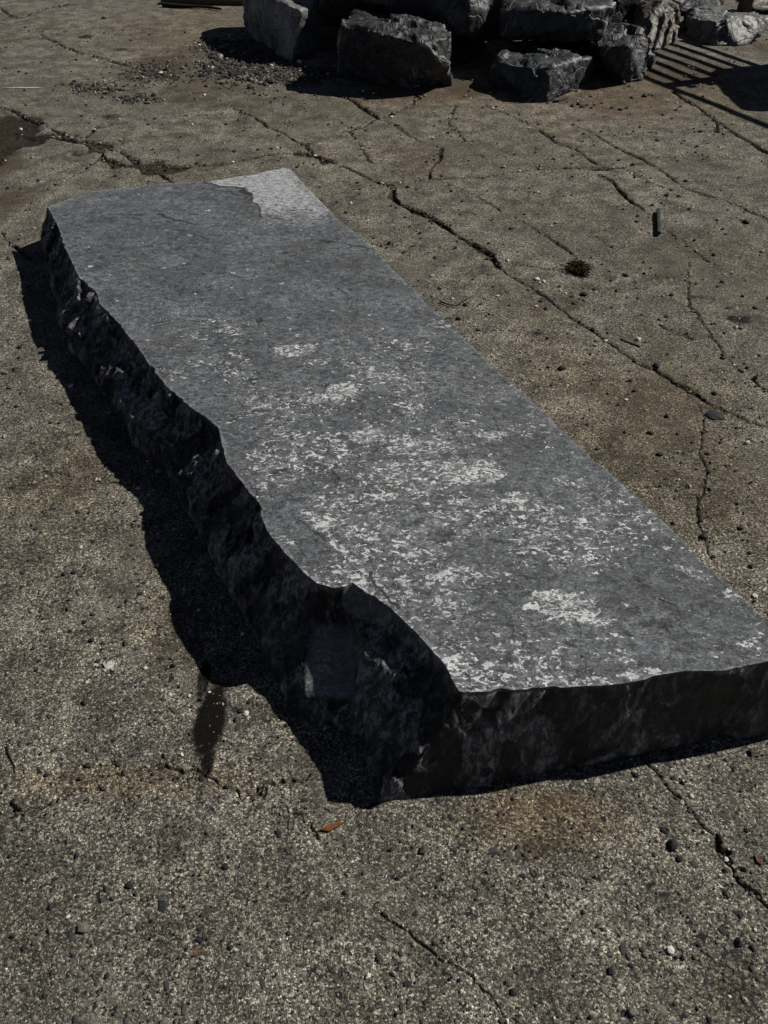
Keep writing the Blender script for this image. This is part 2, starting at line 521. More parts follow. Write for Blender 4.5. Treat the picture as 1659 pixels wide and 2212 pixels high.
crack([(0, 1000), (80, 1022), (180, 1038), (285, 1050)], .0022, .7)
crack([(0, 505), (30, 530), (60, 560)], .009)
crack([(1390, 1055), (1460, 1052), (1520, 1050)], .002, .5)

def build_ground():
    py = np.concatenate([np.linspace(2330, 700, 700), np.linspace(699, 150, 330), np.linspace(149.4, -60, 140)])
    ys = np.array([at(W / 2, p)[1] for p in py])
    dep = np.array([at(W / 2, p) @ FW - EYE @ FW for p in py])
    s = np.linspace(-1, 1, 760)
    X = s[None, :] * (dep * (W / 2) / F * 1.07)[:, None]
    Y = np.repeat(ys[:, None], len(s), 1)
    # skirts that carry the same sheet out to the horizon
    def wide(X, Y):
        l = [X[:, :1] * 0 - v for v in (900, 200, 60, 20, 9)]
        r = [X[:, :1] * 0 + v for v in (9, 20, 60, 200, 900)]
        yl = [Y[:, :1]] * 5
        return np.hstack(l + [X] + r), np.hstack(yl + [Y] + yl)
    X, Y = wide(X, Y)
    x0, x1 = X[:1], X[-1:]
    nx = [x0] * 3
    near = [np.full_like(x0, v) for v in (-900., -60., -4.)]
    far = [np.full_like(x0, v) for v in (14., 40., 200., 1200.)]
    X = np.vstack(nx + [X] + [x1] * 4)
    Y = np.vstack(near + [Y] + far)
    R, C = X.shape
    x, y = X.ravel(), Y.ravel()
    n = len(x)
    P = np.stack([x, y, np.zeros(n)], 1)
    core = (np.abs(x) < 8) & (y < 13) & (y > 0)
    z = np.zeros(n)
    crk = np.zeros(n); dirt = np.zeros(n); stain = np.zeros(n); warm = np.zeros(n)
    Q = P[core]
    zz = und(Q[:, 0], Q[:, 1])
    zz += fbm(Q * 14, 3, 31) * .0018
    wx = vnoise(Q * 28, 41) * .0065 + vnoise(Q * 90, 42) * .0030 + vnoise(Q * 7, 45) * .012
    wy = vnoise(Q * 28, 43) * .0065 + vnoise(Q * 90, 44) * .0030 + vnoise(Q * 7, 46) * .012
    wv = 1 + 1.0 * vnoise(Q * 9, 47) + .3 * vnoise(Q * 33, 48)
    qx, qy = Q[:, 0], Q[:, 1]
    ck = np.zeros(len(Q)); cz = np.zeros(len(Q))
    for pts, w, dark, jag in CR:
        for a, b in zip(pts[:-1], pts[1:]):
            m = w * 3 + .05
            sel = np.nonzero((qx > min(a[0], b[0]) - m) & (qx < max(a[0], b[0]) + m) & (qy > min(a[1], b[1]) - m) & (qy < max(a[1], b[1]) + m))[0]
            if not len(sel): continue
            px = qx[sel] + wx[sel] * jag; pyy = qy[sel] + wy[sel] * jag
            d = b - a
            t = np.clip(((px - a[0]) * d[0] + (pyy - a[1]) * d[1]) / (d @ d), 0, 1)
            dist = np.hypot(px - a[0] - t * d[0], pyy - a[1] - t * d[1])
            ww = np.maximum(w * wv[sel], w * .12)
            k = 1 - smooth(ww * .55, ww * 1.25 + .0015, dist)
            ck[sel] = np.maximum(ck[sel], k * dark)
            cz[sel] = np.maximum(cz[sel], k * min(.016, .004 + w * 1.2))
            halo = 1 - smooth(ww, ww * 3 + .02, dist)
            dirt[np.nonzero(core)[0][sel]] = np.maximum(dirt[np.nonzero(core)[0][sel]], halo * .42 * dark)
    zz -= cz
    # soil pocket on the left
    lo = fbm(Q * 6, 4, 61) * .12
    def blob(cx, cy, rx, ry, soft=.35, nz=.35):
        c = at(cx, cy); ex = abs(at(cx + rx, cy)[0] - c[0]); ey = abs(at(cx, cy - ry)[1] - at(cx, cy + ry)[1]) / 2
        r = np.hypot((qx - c[0]) / ex, (qy - c[1]) / ey) + lo / .12 * nz
        return 1 - smooth(1 - soft, 1 + soft, r)
    pit = np.maximum(blob(-10, 302, 78, 66, .2), blob(62, 303, 40, 14, .25))
    ck = np.maximum(ck, pit); zz -= pit * .02
    st = pit * .75; di = np.zeros(len(Q)); wa = np.zeros(len(Q))
    st = np.maximum(st, blob(453, 1560, 34, 78, .55, .5))
    st = np.maximum(st, blob(440, 1470, 15, 42, .4, .3) * .8)
    st = np.maximum(st, blob(447, 1655, 16, 40, .5, .4) * .8)
    st = np.maximum(st, blob(425, 1390, 22, 60, .5, .5) * .45)
    st = np.maximum(st, blob(1250, 584, 26, 18, .3, .3) * .7)
    for cx, cy, rx, ry, v in ((1322, 600, 18, 7, .7), (1370, 610, 16, 6, .7), (1500, 640, 26, 10, .7), (1595, 690, 28, 10, .9), (1575, 665, 14, 5, .8),
                              (1160, 720, 20, 6, .8), (1145, 724, 10, 4, .8), (1480, 672, 12, 6, .6), (1415, 600, 20, 6, .5), (985, 690, 40, 9, .6),
                              (1340, 700, 9, 4, .8), (240, 252, 22, 5, .8), (185, 80, 14, 4, .9), (262, 106, 12, 3, .8), (210, 88, 18, 3, .4), (101, 63, 8, 3, .6)):
        st = np.maximum(st, blob(cx, cy, rx * .85, ry * .85, .6, 1.3) * v * .8)
    for cx, cy, rx, ry, v in ((345, 150, 90, 34, .75), (430, 200, 120, 40, .65), (520, 120, 120, 36, .8), (640, 165, 110, 26, .8), (255, 195, 120, 26, .45),
                              (60, 52, 110, 18, .35), (880, 205, 200, 20, .6), (1010, 190, 60, 26, .9), (1350, 210, 160, 36, .5), (1480, 150, 120, 40, .7), (1640, 100, 60, 26, .6),
                              (1150, 1755, 120, 40, .36), (1140, 1840, 70, 26, .62), (1215, 1740, 50, 30, .6), (1540, 640, 140, 70, .4), (0, 440, 60, 60, .7),
                              (360, 1350, 90, 120, .28), (1090, 480, 60, 20, .35), (1350, 600, 170, 60, .3), (0, 350, 70, 40, .8), (1420, 880, 160, 90, .5), (1250, 480, 220, 60, .42), (1500, 560, 200, 90, .5), (1150, 640, 130, 60, .45), (1600, 1050, 120, 90, .42), (1000, 330, 160, 40, .35), (640, 260, 120, 30, .35), (120, 200, 130, 36, .4)):
        di = np.maximum(di, blob(cx, cy, rx, ry, .55, .55) * v)
    for cx, cy, rx, ry, v in ((1150, 1770, 230, 70, .9), (300, 1690, 330, 40, .7), (420, 1350, 130, 160, .5), (1350, 900, 330, 260, .55), (480, 380, 180, 40, .5),
                              (440, 60, 240, 60, .6), (900, 215, 300, 30, .7), (1400, 200, 320, 60, .8), (1000, 300, 500, 120, .4), (130, 1050, 160, 160, .5)):
        wa = np.maximum(wa, blob(cx, cy, rx, ry, .7, .4) * v)
    # tyre scuffs on the far left
    a, b = at(-30, 112)[:2], at(165, 172)[:2]
    d = (b - a) / np.linalg.norm(b - a)
    u = (qx - a[0]) * d[0] + (qy - a[1]) * d[1]
    v = -(qx - a[0]) * d[1] + (qy - a[1]) * d[0]
    tread = (1 - smooth(.07, .16, np.abs(v + .05 * vnoise(Q * 6, 71)))) * (1 - smooth(1.5, 2.2, u)) * (.35 + .65 * (np.sin(u * 62 + v * 18) > -.1))
    st = np.maximum(st, tread * .34)
    z[core] = zz
    crk[core] = ck
    stain[core] = st
    dirt[core] = np.maximum(dirt[core], di)
    warm[core] = wa
    z[core] *= 1
    idx = np.arange(R * C).reshape(R, C)
    faces = np.stack([idx[:-1, :-1], idx[:-1, 1:], idx[1:, 1:], idx[1:, :-1]], -1).reshape(-1, 4)
    P[:, 2] = z
    me = mesh_from('ground', P, faces, True, {'crack': crk, 'dirt': dirt, 'stain': stain, 'warm': warm}, [M_GROUND])
    return put('ground', me, kind='structure')

GROUND = build_ground()

# ------------------------------------------------------------------ the big stone slab
TC, TK = .262, -.030
def build_slab():
    def tp(x, y): return at_plane(x, y, TC, TK)
    OUT_L = np.array([-.86, -.51, 0])
    st = []                                    # stations: 6 profile points each, top edge first
    def auto(x, y, d, outs, zb=0.0):
        a = tp(x, y); d = np.array([d[0], d[1], 0.0]); d /= np.linalg.norm(d)
        zs = (.94, .72, .48, .24, 0)
        pr = [a]
        if d[0] < -.7: outs = (outs[0] * .5, outs[1] * .62) + tuple(outs[2:])
        for o, zf in zip(outs, zs):
            p = a + d * o * (.88 if o > .03 and d[0] < -.7 else 1.0)
            p[2] = zb + (a[2] - zb) * zf
            pr.append(p)
        st.append(pr)
    def expl(x, y, pts):
        st.append([tp(x, y)] + [at(*p) for p in pts])
    L = (-.86, -.51)
    auto(103, 445, (-.9, -.2), (.012, .035, .055, .06, .05))
    auto(123, 490, L, (.012, .045, .075, .085, .08))
    auto(142, 540, L, (.015, .05, .085, .10, .10))
    auto(161, 574, L, (.02, .06, .10, .115, .11))
    auto(170, 600, L, (.015, .06, .11, .125, .12))
    auto(206, 630, L, (.03, .08, .12, .13, .12))
    auto(215, 656, L, (.012, .08, .13, .14, .13))
    auto(254, 695, L, (.010, .07, .13, .145, .13))
    auto(301, 755, L, (.008, .06, .12, .14, .13))
    auto(357, 832, L, (.008, .06, .12, .14, .13))
    auto(400, 870, L, (.012, .07, .13, .145, .13))
    auto(447, 905, L, (.02, .09, .145, .155, .14))
    auto(466, 924, L, (.02, .095, .145, .155, .14))
    auto(473, 948, L, (.015, .08, .135, .15, .14))
    auto(490, 1000, L, (.01, .06, .12, .135, .13))
    auto(554, 1090, L, (.006, .055, .11, .13, .13))
    auto(577, 1146, L, (.006, .05, .10, .12, .12))
    auto(617, 1200, L, (.01, .05, .10, .12, .12))
    expl(655, 1240, [(646, 1275, .190), (640, 1345, .122), (634, 1455, .052), (628, 1505, .028), (626, 1535, .0)])
    expl(684, 1262, [(681, 1302, .180), (672, 1350, .122), (658, 1505, .058), (650, 1530, .035), (644, 1560, .0)])
    expl(718, 1270, [(718, 1306, .178), (716, 1352, .125), (712, 1512, .065), (708, 1540, .04), (706, 1572, .0)])
    expl(742, 1268, [(738, 1306, .178), (752, 1356, .125), (756, 1512, .065), (756, 1545, .04), (752, 1585, .0)])
    expl(763, 1257, [(740, 1308, .180), (770, 1372, .128), (770, 1508, .070), (775, 1560, .04), (778, 1610, .0)])
    expl(810, 1290, [(788, 1338, .182), (784, 1412, .150), (782, 1512, .085), (788, 1580, .045), (792, 1650, .0)])
    expl(855, 1319, [(843, 1362, .185), (832, 1440, .165), (812, 1540, .11), (802, 1620, .055), (800, 1682, .0)])
    expl(914, 1379, [(905, 1412, .195), (890, 1480, .17), (850, 1580, .11), (820, 1660, .055), (808, 1708, .0)])
    expl(961, 1443, [(953, 1478, .198), (940, 1530, .175), (885, 1620, .11), (840, 1690, .055), (814, 1726, .0)])
    expl(992, 1492, [(985, 1520, .200), (965, 1560, .175), (912, 1635, .115), (860, 1695, .055), (822, 1732, .0)])
    N = (-.12, -1)
    def face(x, y, bx, by, zb=0.0, bulge=.003):
        a = tp(x, y); e = at(bx, by, zb)
        pr = [a]
        for f, bl in ((.06, .3), (.28, .9), (.52, 1.0), (.76, .8), (1, 0)):
            p = a * (1 - f) + e * f
            p[1] -= bulge * bl
            pr.append(p)
        st.append(pr)
    for q in ((1003, 1494, 850, 1732), (1060, 1492, 915, 1724), (1107, 1491, 968, 1714), (1200, 1489, 1070, 1694), (1283, 1485, 1165, 1672), (1350, 1478, 1245, 1658, .004),
              (1397, 1469, 1300, 1646, .010), (1411, 1462, 1320, 1640, .014), (1479, 1450, 1400, 1624, .020), (1530, 1447, 1450, 1614, .018), (1580, 1445, 1505, 1604, .008), (1607, 1434, 1548, 1592, .003),
              (1659, 1428, 1600, 1597), (1720, 1418, 1680, 1588), (1768, 1408, 1745, 1575)):
        face(*q)
    Rr = (.9, .43)
    auto(1755, 1398, (1, -.3), (.004, .01, .01, .0, -.01))
    for x, y in ((1722, 1385), (1690, 1366), (1659, 1345), (1634, 1320), (1586, 1276), (1526, 1219), (1433, 1126), (1364, 1066), (1246, 956), (1121, 839),
                 (1068, 790), (1004, 733), (960, 690), (905, 640), (820, 548), (725, 467), (650, 392)):
        auto(x, y, Rr, (.003, .004, .0, -.01, -.02))
    auto(630, 367, (.6, .8), (.002, .004, .0, -.01, -.02))
    for x, y in ((615, 362), (560, 374), (450, 391), (380, 395), (240, 408), (200, 412), (150, 430)):
        auto(x, y, (-.3, 1), (.004, .01, .01, .0, .0))
    S = np.array(st)                                   # (n,6,3)
    S = np.concatenate([S, S[:1]], 0)
    # resample round the perimeter; dense on the sides one can see
    seg = np.linalg.norm(np.diff(S[:, 0], axis=0), axis=1) + .5 * np.linalg.norm(np.diff(S[:, 3], axis=0), axis=1)
    nst = len(st)
    rows = []
    for i in range(len(S) - 1):
        vis = i < 43
        k = max(2, int(seg[i] / (.0032 if vis else .010)))
        for j in range(k):
            f = j / k
            rows.append(S[i] * (1 - f) + S[i + 1] * f)
    G = np.array(rows)                                 # (m,6,3)
    m = len(G)
    # jagged top line: shift the rim a little
    c0 = np.array([.0, 1.9, 0])
    tan = np.roll(G[:, 0], -3, 0) - np.roll(G[:, 0], 3, 0)
    onrm = np.stack([-tan[:, 1], tan[:, 0], np.zeros(m)], 1)
    onrm /= np.linalg.norm(onrm, axis=1, keepdims=True) + 1e-9
    for _ in range(40):
        onrm = (onrm + np.roll(onrm, 1, 0) + np.roll(onrm, -1, 0)) / 3
    onrm /= np.linalg.norm(onrm, axis=1, keepdims=True) + 1e-9
    g0 = G[:, 0].copy(); g0[:, 2] = 0
    nick = fbm(g0 * 6, 3, 111) * .007 - np.maximum(0, fbm(g0 * 22, 3, 112) - .12) * .016
    for _ in range(2):
        nick = (nick + np.roll(nick, 1) + np.roll(nick, -1)) / 3
    for lv, wgt_ in ((0, 1.0), (1, 1.0), (2, .5)):
        G[:, lv] += onrm * (nick * wgt_ * (1 if np.mean(onrm[:, 0] * (g0[:, 0] - g0[:, 0].mean()) + onrm[:, 1] * (g0[:, 1] - g0[:, 1].mean())) > 0 else -1))[:, None]
    tt = np.concatenate([np.linspace(0, 1, 5)[:-1], 1 + np.linspace(0, 4, 68)])
    V = []
    for t in tt:
        i = min(int(t), 4); f = t - i
        V.append(G[:, i] * (1 - f) + G[:, i + 1] * f)
    side = np.array(V)                                 # (k,m,3)
    k = len(tt)
    # outward normals by finite differences
    ds = np.roll(side, -1, 1) - np.roll(side, 1, 1)
    dt = np.gradient(side, axis=0)
    nn = np.cross(dt, ds)
    nn /= np.linalg.norm(nn, axis=2, keepdims=True) + 1e-12
    ctr = side[:, :, :2].mean((0, 1))
    if np.mean(nn[30, :, 0] * (side[30, :, 0] - ctr[0]) + nn[30, :, 1] * (side[30, :, 1] - ctr[1])) < 0:
        nn = -nn
    for _ in range(6):
        nn = (nn + np.roll(nn, 1, 1) + np.roll(nn, -1, 1)) / 3
    nn /= np.linalg.norm(nn, axis=2, keepdims=True) + 1e-12
    P = side.reshape(-1, 3)
    warp = np.stack([fbm(P * 11, 3, 81), fbm(P * 11, 3, 82), fbm(P * 11, 3, 83)], 1) * .03
    PW = P + warp
    q = PW * np.array([15, 15, 7.])
    q2 = PW * np.array([38, 38, 16.])
    dsp = plates(PW * np.array([6.5, 6.5, 4.]), 96, 1.7) * .021 + plates(q, 91, 1.6) * .010 + plates(q2, 92, 1.8) * .005 + plates(PW * np.array([85, 85, 30.]), 95, 1.8) * .003 + fbm(P * np.array([70, 70, 30.]), 3, 93, .6) * .0022
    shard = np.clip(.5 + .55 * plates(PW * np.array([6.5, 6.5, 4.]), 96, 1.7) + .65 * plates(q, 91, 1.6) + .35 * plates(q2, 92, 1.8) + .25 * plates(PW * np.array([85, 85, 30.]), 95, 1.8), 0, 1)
    rim = np.repeat(smooth(0, 1.6, tt), m)
    foot = np.repeat(1 - .75 * smooth(4.2, 5, tt), m)
    xx = P[:, 0]; yy = P[:, 1]
    rightside = smooth(0, 1, np.tile(np.array([0 if i < 0 else 1 for i in range(m)]), k).astype(float))
    # the cut edges (right and far) are straight and thin-rough
    lens = []
    for i in range(len(S) - 1):
        vis = i < 43
        lens += [1.0 if vis else .25] * max(2, int(seg[i] / (.0032 if vis else .010)))
    front = []
    for i in range(len(S) - 1):
        front += [(.11 if 28 <= i < 43 else (.35 if 17 <= i < 23 else (.42 if 23 <= i < 28 else .85)))] * max(2, int(seg[i] / (.0032 if i < 43 else .010)))
    amp = np.tile(np.array(lens) * np.array(front), k)
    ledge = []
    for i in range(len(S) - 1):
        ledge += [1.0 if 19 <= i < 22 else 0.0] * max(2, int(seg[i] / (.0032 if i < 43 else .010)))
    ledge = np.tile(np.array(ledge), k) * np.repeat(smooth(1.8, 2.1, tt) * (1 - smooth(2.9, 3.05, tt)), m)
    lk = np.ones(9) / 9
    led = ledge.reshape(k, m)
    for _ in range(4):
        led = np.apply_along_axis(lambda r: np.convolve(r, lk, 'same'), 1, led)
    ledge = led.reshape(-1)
    facet = []
    for i in range(len(S) - 1):
        facet += [1.0 if 21 <= i < 24 else 0.0] * max(2, int(seg[i] / (.0032 if i < 43 else .010)))
    facet = np.tile(np.array(facet), k) * np.repeat(smooth(.1, .2, tt) * (1 - smooth(1.0, 1.15, tt)), m)
    dsp = dsp * (1 - .8 * ledge) * (1 - .8 * facet)
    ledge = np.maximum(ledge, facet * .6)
    dsp = dsp * amp * (.16 + .84 * rim) * foot
    P = P + nn.reshape(-1, 3) * dsp[:, None]
    P[:, 2] = np.maximum(P[:, 2], -.004)
    side = P.reshape(k, m, 3)
    # top: rings from the rim towards the middle line
    rimp = side[0]
    a, b = tp(360, 560), tp(1330, 1290)                # spine of the slab
    d = b - a
    tpar = np.clip(((rimp - a) @ d) / (d @ d), 0, 1)
    spine = a + tpar[:, None] * d
    fr = np.concatenate([[0.0], np.array([.0015, .004, .008, .014, .022]), np.linspace(.03, 1, 150)])
    top = rimp[None] * (1 - fr[:, None, None]) + spine[None] * fr[:, None, None]
    T = top.reshape(-1, 3)
    plane = TC + TK * T[:, 1]
    rimfade = np.repeat(smooth(0, .05, fr), m)
    T2 = T * np.array([1, 1, 0])
    hgt = fbm(T2 * 3, 3, 101) * .004 + fbm(T2 * 26, 3, 102) * .0016 - np.maximum(0, plates(T2 * 9 + .3, 103, .4) - .36) * .014
    # px helper: where a spot of the picture lies on the slab
    x, y = T[:, 0], T[:, 1]
    wob = fbm(T2 * 22, 4, 104) * .03
    skin_poly = [tp(*p)[:2] for p in ((440, 380), (470, 398), (535, 404), (545, 425), (560, 445), (563, 480), (580, 497), (640, 497), (700, 480), (735, 470), (640, 350), (600, 350))]
    sk = inside(skin_poly, x + wob, y + wob * .7).astype(float)
    sk *= .35 + .65 * smooth(tp(640, 505)[1], tp(600, 430)[1], y + wob * 4)
    hgt = hgt - sk * .004
    hgt = hgt * rimfade
    edge_drop = np.repeat((1 - smooth(0, .03, fr)), m) * .004
    T[:, 2] = np.where(np.repeat(fr > 0, m), plane + hgt, T[:, 2])
    T[:, 2] -= edge_drop * np.repeat(fr > 0, m) * 0
    # attributes painted on the top: where the white bloom is
    def spot(px, py, rx, ry, rot=0.0):
        c = tp(px, py); ex = abs(tp(px + rx, py)[0] - c[0]); ey = abs(tp(px, py - ry)[1] - tp(px, py + ry)[1]) / 2
        dx, dy = x - c[0], y - c[1]
        cr, sr = math.cos(rot), math.sin(rot)
        dx, dy = dx * cr + dy * sr, -dx * sr + dy * cr
        r = np.hypot(dx / ex, dy / ey)
        return 1 - smooth(.35, 1.25, r + wob * 6)
    wh = np.zeros(len(T)) + .10
    for s in ((635, 755, 60, 18, .15, 1.4), (690, 780, 46, 12, .2, 1.0), (490, 712, 44, 12, .2, .9), (470, 690, 40, 8, .1, .8), (740, 850, 60, 34, 0, .95), (690, 862, 40, 22, 0, .95),
              (800, 940, 70, 24, .2, 1.05), (900, 960, 150, 36, 0, .85), (1010, 1020, 110, 44, 0, 1.05), (850, 1015, 90, 44, 0, .85), (690, 1010, 60, 24, 0, .8),
              (830, 1075, 46, 14, 0, 1.15), (760, 1076, 22, 10, 0, 1.2), (1060, 940, 60, 24, 0, .8), (1130, 930, 40, 24, 0, .7), (930, 720, 50, 18, 0, .8), (860, 745, 80, 30, 0, .7),
              (1230, 1310, 110, 48, .1, 1.25), (1180, 1290, 60, 20, .2, 1.3), (1290, 1340, 50, 16, 0, 1.2), (1090, 1395, 50, 14, .2, 1.25), (980, 1420, 70, 22, .1, .9), (1040, 1440, 80, 10, .25, 1.1),
              (1390, 1455, 80, 18, .1, 1.2), (1290, 1470, 70, 16, 0, 1.0), (1330, 1420, 80, 30, 0, .8), (940, 1245, 40, 10, .4, 1.3), (1000, 1230, 60, 14, .3, .8), (1150, 1190, 60, 14, 0, .9),
              (1300, 1080, 110, 40, 0, .75), (1240, 1040, 60, 20, 0, .7), (690, 1130, 40, 26, -.5, .95), (740, 1190, 50, 10, -.8, 1.0), (790, 1235, 40, 8, -.8, 1.1),
              (1500, 1235, 60, 16, -.5, .95), (1590, 1290, 50, 22, -.7, 1.0), (1620, 1390, 40, 14, 0, .9), (620, 1170, 40, 16, 0, .8), (640, 1220, 40, 14, 0, .85),
              (570, 1040, 40, 24, 0, .75), (520, 900, 60, 20, 0, .6), (960, 1490, 60, 8, 0, 1.1), (1010, 1478, 50, 10, 0, 1.0), (350, 408, 36, 4, 0, 1.2), (940, 700, 40, 16, 0, .95), (1160, 1310, 50, 14, 0, 1.1)):
        wh = np.maximum(wh, spot(*s[:5]) * s[5])
    v = smooth(3.0, 1.5, y)
    wh = np.maximum(wh, .16 + .62 * v * smooth(-.4, .3, fbm(T2 * 4.0, 3, 105)))
    wh = np.minimum(wh, .98) * (1 - .35 * smooth(1.9, 2.6, y))
    dusk = np.zeros(len(T))
    for s in ((740, 570, 90, 18, 0, .7), (800, 560, 60, 12, 0, .5), (1320, 1300, 40, 16, .3, .9), (1480, 1240, 16, 12, 0, .9), (1290, 1310, 30, 8, 0, .7), (1170, 1115, 26, 7, 0, .9), (1040, 1265, 28, 10, -.4, .8),
              (1020, 1200, 90, 30, 0, .35), (900, 1270, 130, 50, 0, .35), (1000, 985, 20, 8, 0, .7), (1060, 880, 40, 10, 0, .5), (850, 930, 40, 10, 0, .5), (1000, 1340, 120, 50, 0, .3), (880, 785, 20, 8, 0, .7)):
        dusk = np.maximum(dusk, spot(*s[:5]) * s[5])
    def streakline(pts, w, val):
        pts = [tp(*p)[:2] for p in pts]
        px, py = x + wob * .35, y + wob * .35
        for a_, b_ in zip(pts[:-1], pts[1:]):
            dd = b_ - a_
            tq = np.clip(((px - a_[0]) * dd[0] + (py - a_[1]) * dd[1]) / (dd @ dd), 0, 1)
            dist = np.hypot(px - a_[0] - tq * dd[0], py - a_[1] - tq * dd[1])
            np.maximum(wh, val * (1 - smooth(w * .5, w * 1.5, dist)), out=wh)
    streakline([(655, 1105), (690, 1140), (735, 1185), (795, 1240), (835, 1275)], .007, 1.05)
    streakline([(985, 1455), (1030, 1448), (1075, 1428)], .006, 1.1)
    streakline([(945, 1420), (1000, 1415)], .006, 1.05)
    streakline([(1120, 1388), (1240, 1378), (1380, 1376)], .003, .9)
    streakline([(925, 1262), (945, 1243), (965, 1235)], .009, 1.2)
    scar = np.zeros(len(T))
    def line(pts, w):
        pts = [tp(*p)[:2] for p in pts]
        px, py = x + wob * .5, y + wob * .5
        for a_, b_ in zip(pts[:-1], pts[1:]):
            dd = b_ - a_
            tq = np.clip(((px - a_[0]) * dd[0] + (py - a_[1]) * dd[1]) / (dd @ dd), 0, 1)
            dist = np.hypot(px - a_[0] - tq * dd[0], py - a_[1] - tq * dd[1])
            np.maximum(scar, 1 - smooth(w * .5, w * 1.6, dist), out=scar)
    line([(440, 394), (480, 402), (520, 404), (536, 416), (545, 432), (560, 446), (562, 470)], .005)
    line([(460, 408), (500, 415), (530, 430)], .004)
    line([(522, 412), (538, 422)], .013)
    line([(230, 462), (290, 465), (310, 463)], .004)
    line([(340, 462), (372, 474), (400, 480), (430, 486)], .005)
    line([(690, 520), (760, 530), (830, 545)], .004)
    line([(795, 1240), (830, 1275), (860, 1315)], .003)
    line([(640, 1120), (700, 1175)], .0015)
    topness = np.concatenate([np.maximum(np.repeat(np.clip(1 - tt * 2.2, 0, 1), m), ledge * .9), np.ones(len(T) - m)])  # ledge borrows the paler top colour to stand in for skylight
    z0 = np.zeros(k * m)
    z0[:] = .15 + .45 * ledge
    verts = np.concatenate([side.reshape(-1, 3), T[m:]], 0)
    n_side = k * m
    nr = len(fr)
    sidx = np.arange(n_side).reshape(k, m)
    f1 = np.stack([sidx[:-1], np.roll(sidx, -1, 1)[:-1], np.roll(sidx, -1, 1)[1:], sidx[1:]], -1).reshape(-1, 4)
    tidx = np.concatenate([sidx[:1], n_side + np.arange((nr - 1) * m).reshape(nr - 1, m)], 0)
    f2 = np.stack([tidx[:-1], tidx[1:], np.roll(tidx, -1, 1)[1:], np.roll(tidx, -1, 1)[:-1]], -1).reshape(-1, 4)
    # underside
    bot = sidx[-1]
    # chipped rim: notch the top edge where shards are missing
    attrs = {
        'topness': topness,
        'bruise': np.concatenate([np.repeat(np.clip(1 - tt * 1.5, 0, 1), m), np.repeat(1 - smooth(0, .035, fr), m)[m:]]),
        'dust_skylight': np.concatenate([ledge, np.zeros(len(T) - m)]),
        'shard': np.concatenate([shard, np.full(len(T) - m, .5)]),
        'white': np.concatenate([z0, wh[m:]]),
        'skin': np.concatenate([z0 * 0, sk[m:]]),
        'dusk': np.concatenate([z0 * 0, dusk[m:]]),
        'scar': np.concatenate([z0 * 0, scar[m:]]),
    }
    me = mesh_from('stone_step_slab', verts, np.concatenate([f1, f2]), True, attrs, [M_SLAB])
    return put('stone_step_slab', me, label='long flat dark grey stone slab with white mineral marks lying on the concrete', cat='stone slab')

SLAB = build_slab()

# ------------------------------------------------------------------ boulders of the pile
def boulder(pts, mat, seed, label, group='quarried boulders in the pile', sub=6, rough=1.0, round_=.03, name='boulder', chips=5):
    pts = np.array(pts)
    bm = bmesh.new()
    for p in pts: bm.verts.new(p)
    bmesh.ops.convex_hull(bm, input=bm.verts)
    bm.normal_update()
    c = pts.mean(0)
    planes = []
    for f in bm.faces:
        n = np.array(f.normal[:]); d = n @ (np.array(f.verts[0].co[:]) - c)
        if d < 0: n, d = -n, -d
        if f.calc_area() > 1e-5: planes.append((n, max(d, .01)))
    bm.free()
    rng = np.random.RandomState(seed)
    size = np.linalg.norm(pts - c, axis=1).mean()
    # knocked-off corners
    for _ in range(chips):
        n = rng.normal(size=3); n[2] = abs(n[2]) * .7; n /= np.linalg.norm(n)
        d = ((pts - c) @ n).max()
        planes.append((n, d * rng.uniform(.86, .95)))
    D, faces = ico(sub)
    inv = np.array([(D @ n) / d for n, d in planes])       # 1/r for every plane
    inv = np.maximum(inv, 1e-4)
    pw = 90.0
    mx = inv.max(0)
    s = mx * ((inv / mx) ** pw).sum(0) ** (1 / pw)
    r = 1 / s
    srt = np.sort(inv, 0)
    ordr = np.argsort(inv, 0)
    PN = np.array([n for n, d in planes])
    sharp = 1 - (PN[ordr[-1]] * PN[ordr[-2]]).sum(1)
    edge = smooth(.93, 1.0, srt[-2] / srt[-1]) * smooth(.12, .35, sharp)
    P = c + D * r[:, None]
    PW = P + np.stack([fbm(P * 6, 3, seed), fbm(P * 6, 3, seed + 1), fbm(P * 6, 3, seed + 2)], 1) * .04
    off = seed * 3.7
    big = plates((PW + off) * 4.2, seed + 4, 1.5)
    dsp = big * .034 + plates((PW + off) * np.array([11, 11, 8.]), seed + 5, 1.6) * .012 + plates((PW + off) * 27, seed + 6, 1.8) * .006
    dsp = dsp + fbm((P + off) * 40, 3, seed + 7, .6) * .003
    wgt = (inv / mx) ** 40
    nrm = wgt.T @ np.array([n for n, d in planes])
    nrm /= np.linalg.norm(nrm, axis=1, keepdims=True)
    P = P + nrm * (dsp * rough)[:, None]
    base = np.array([c[0], c[1], P[:, 2].min()])
    me = mesh_from(name, P - base, faces, True, {'edge': edge}, [mat])
    return put(name, me, label=label, cat='boulder', group=group, loc=base)

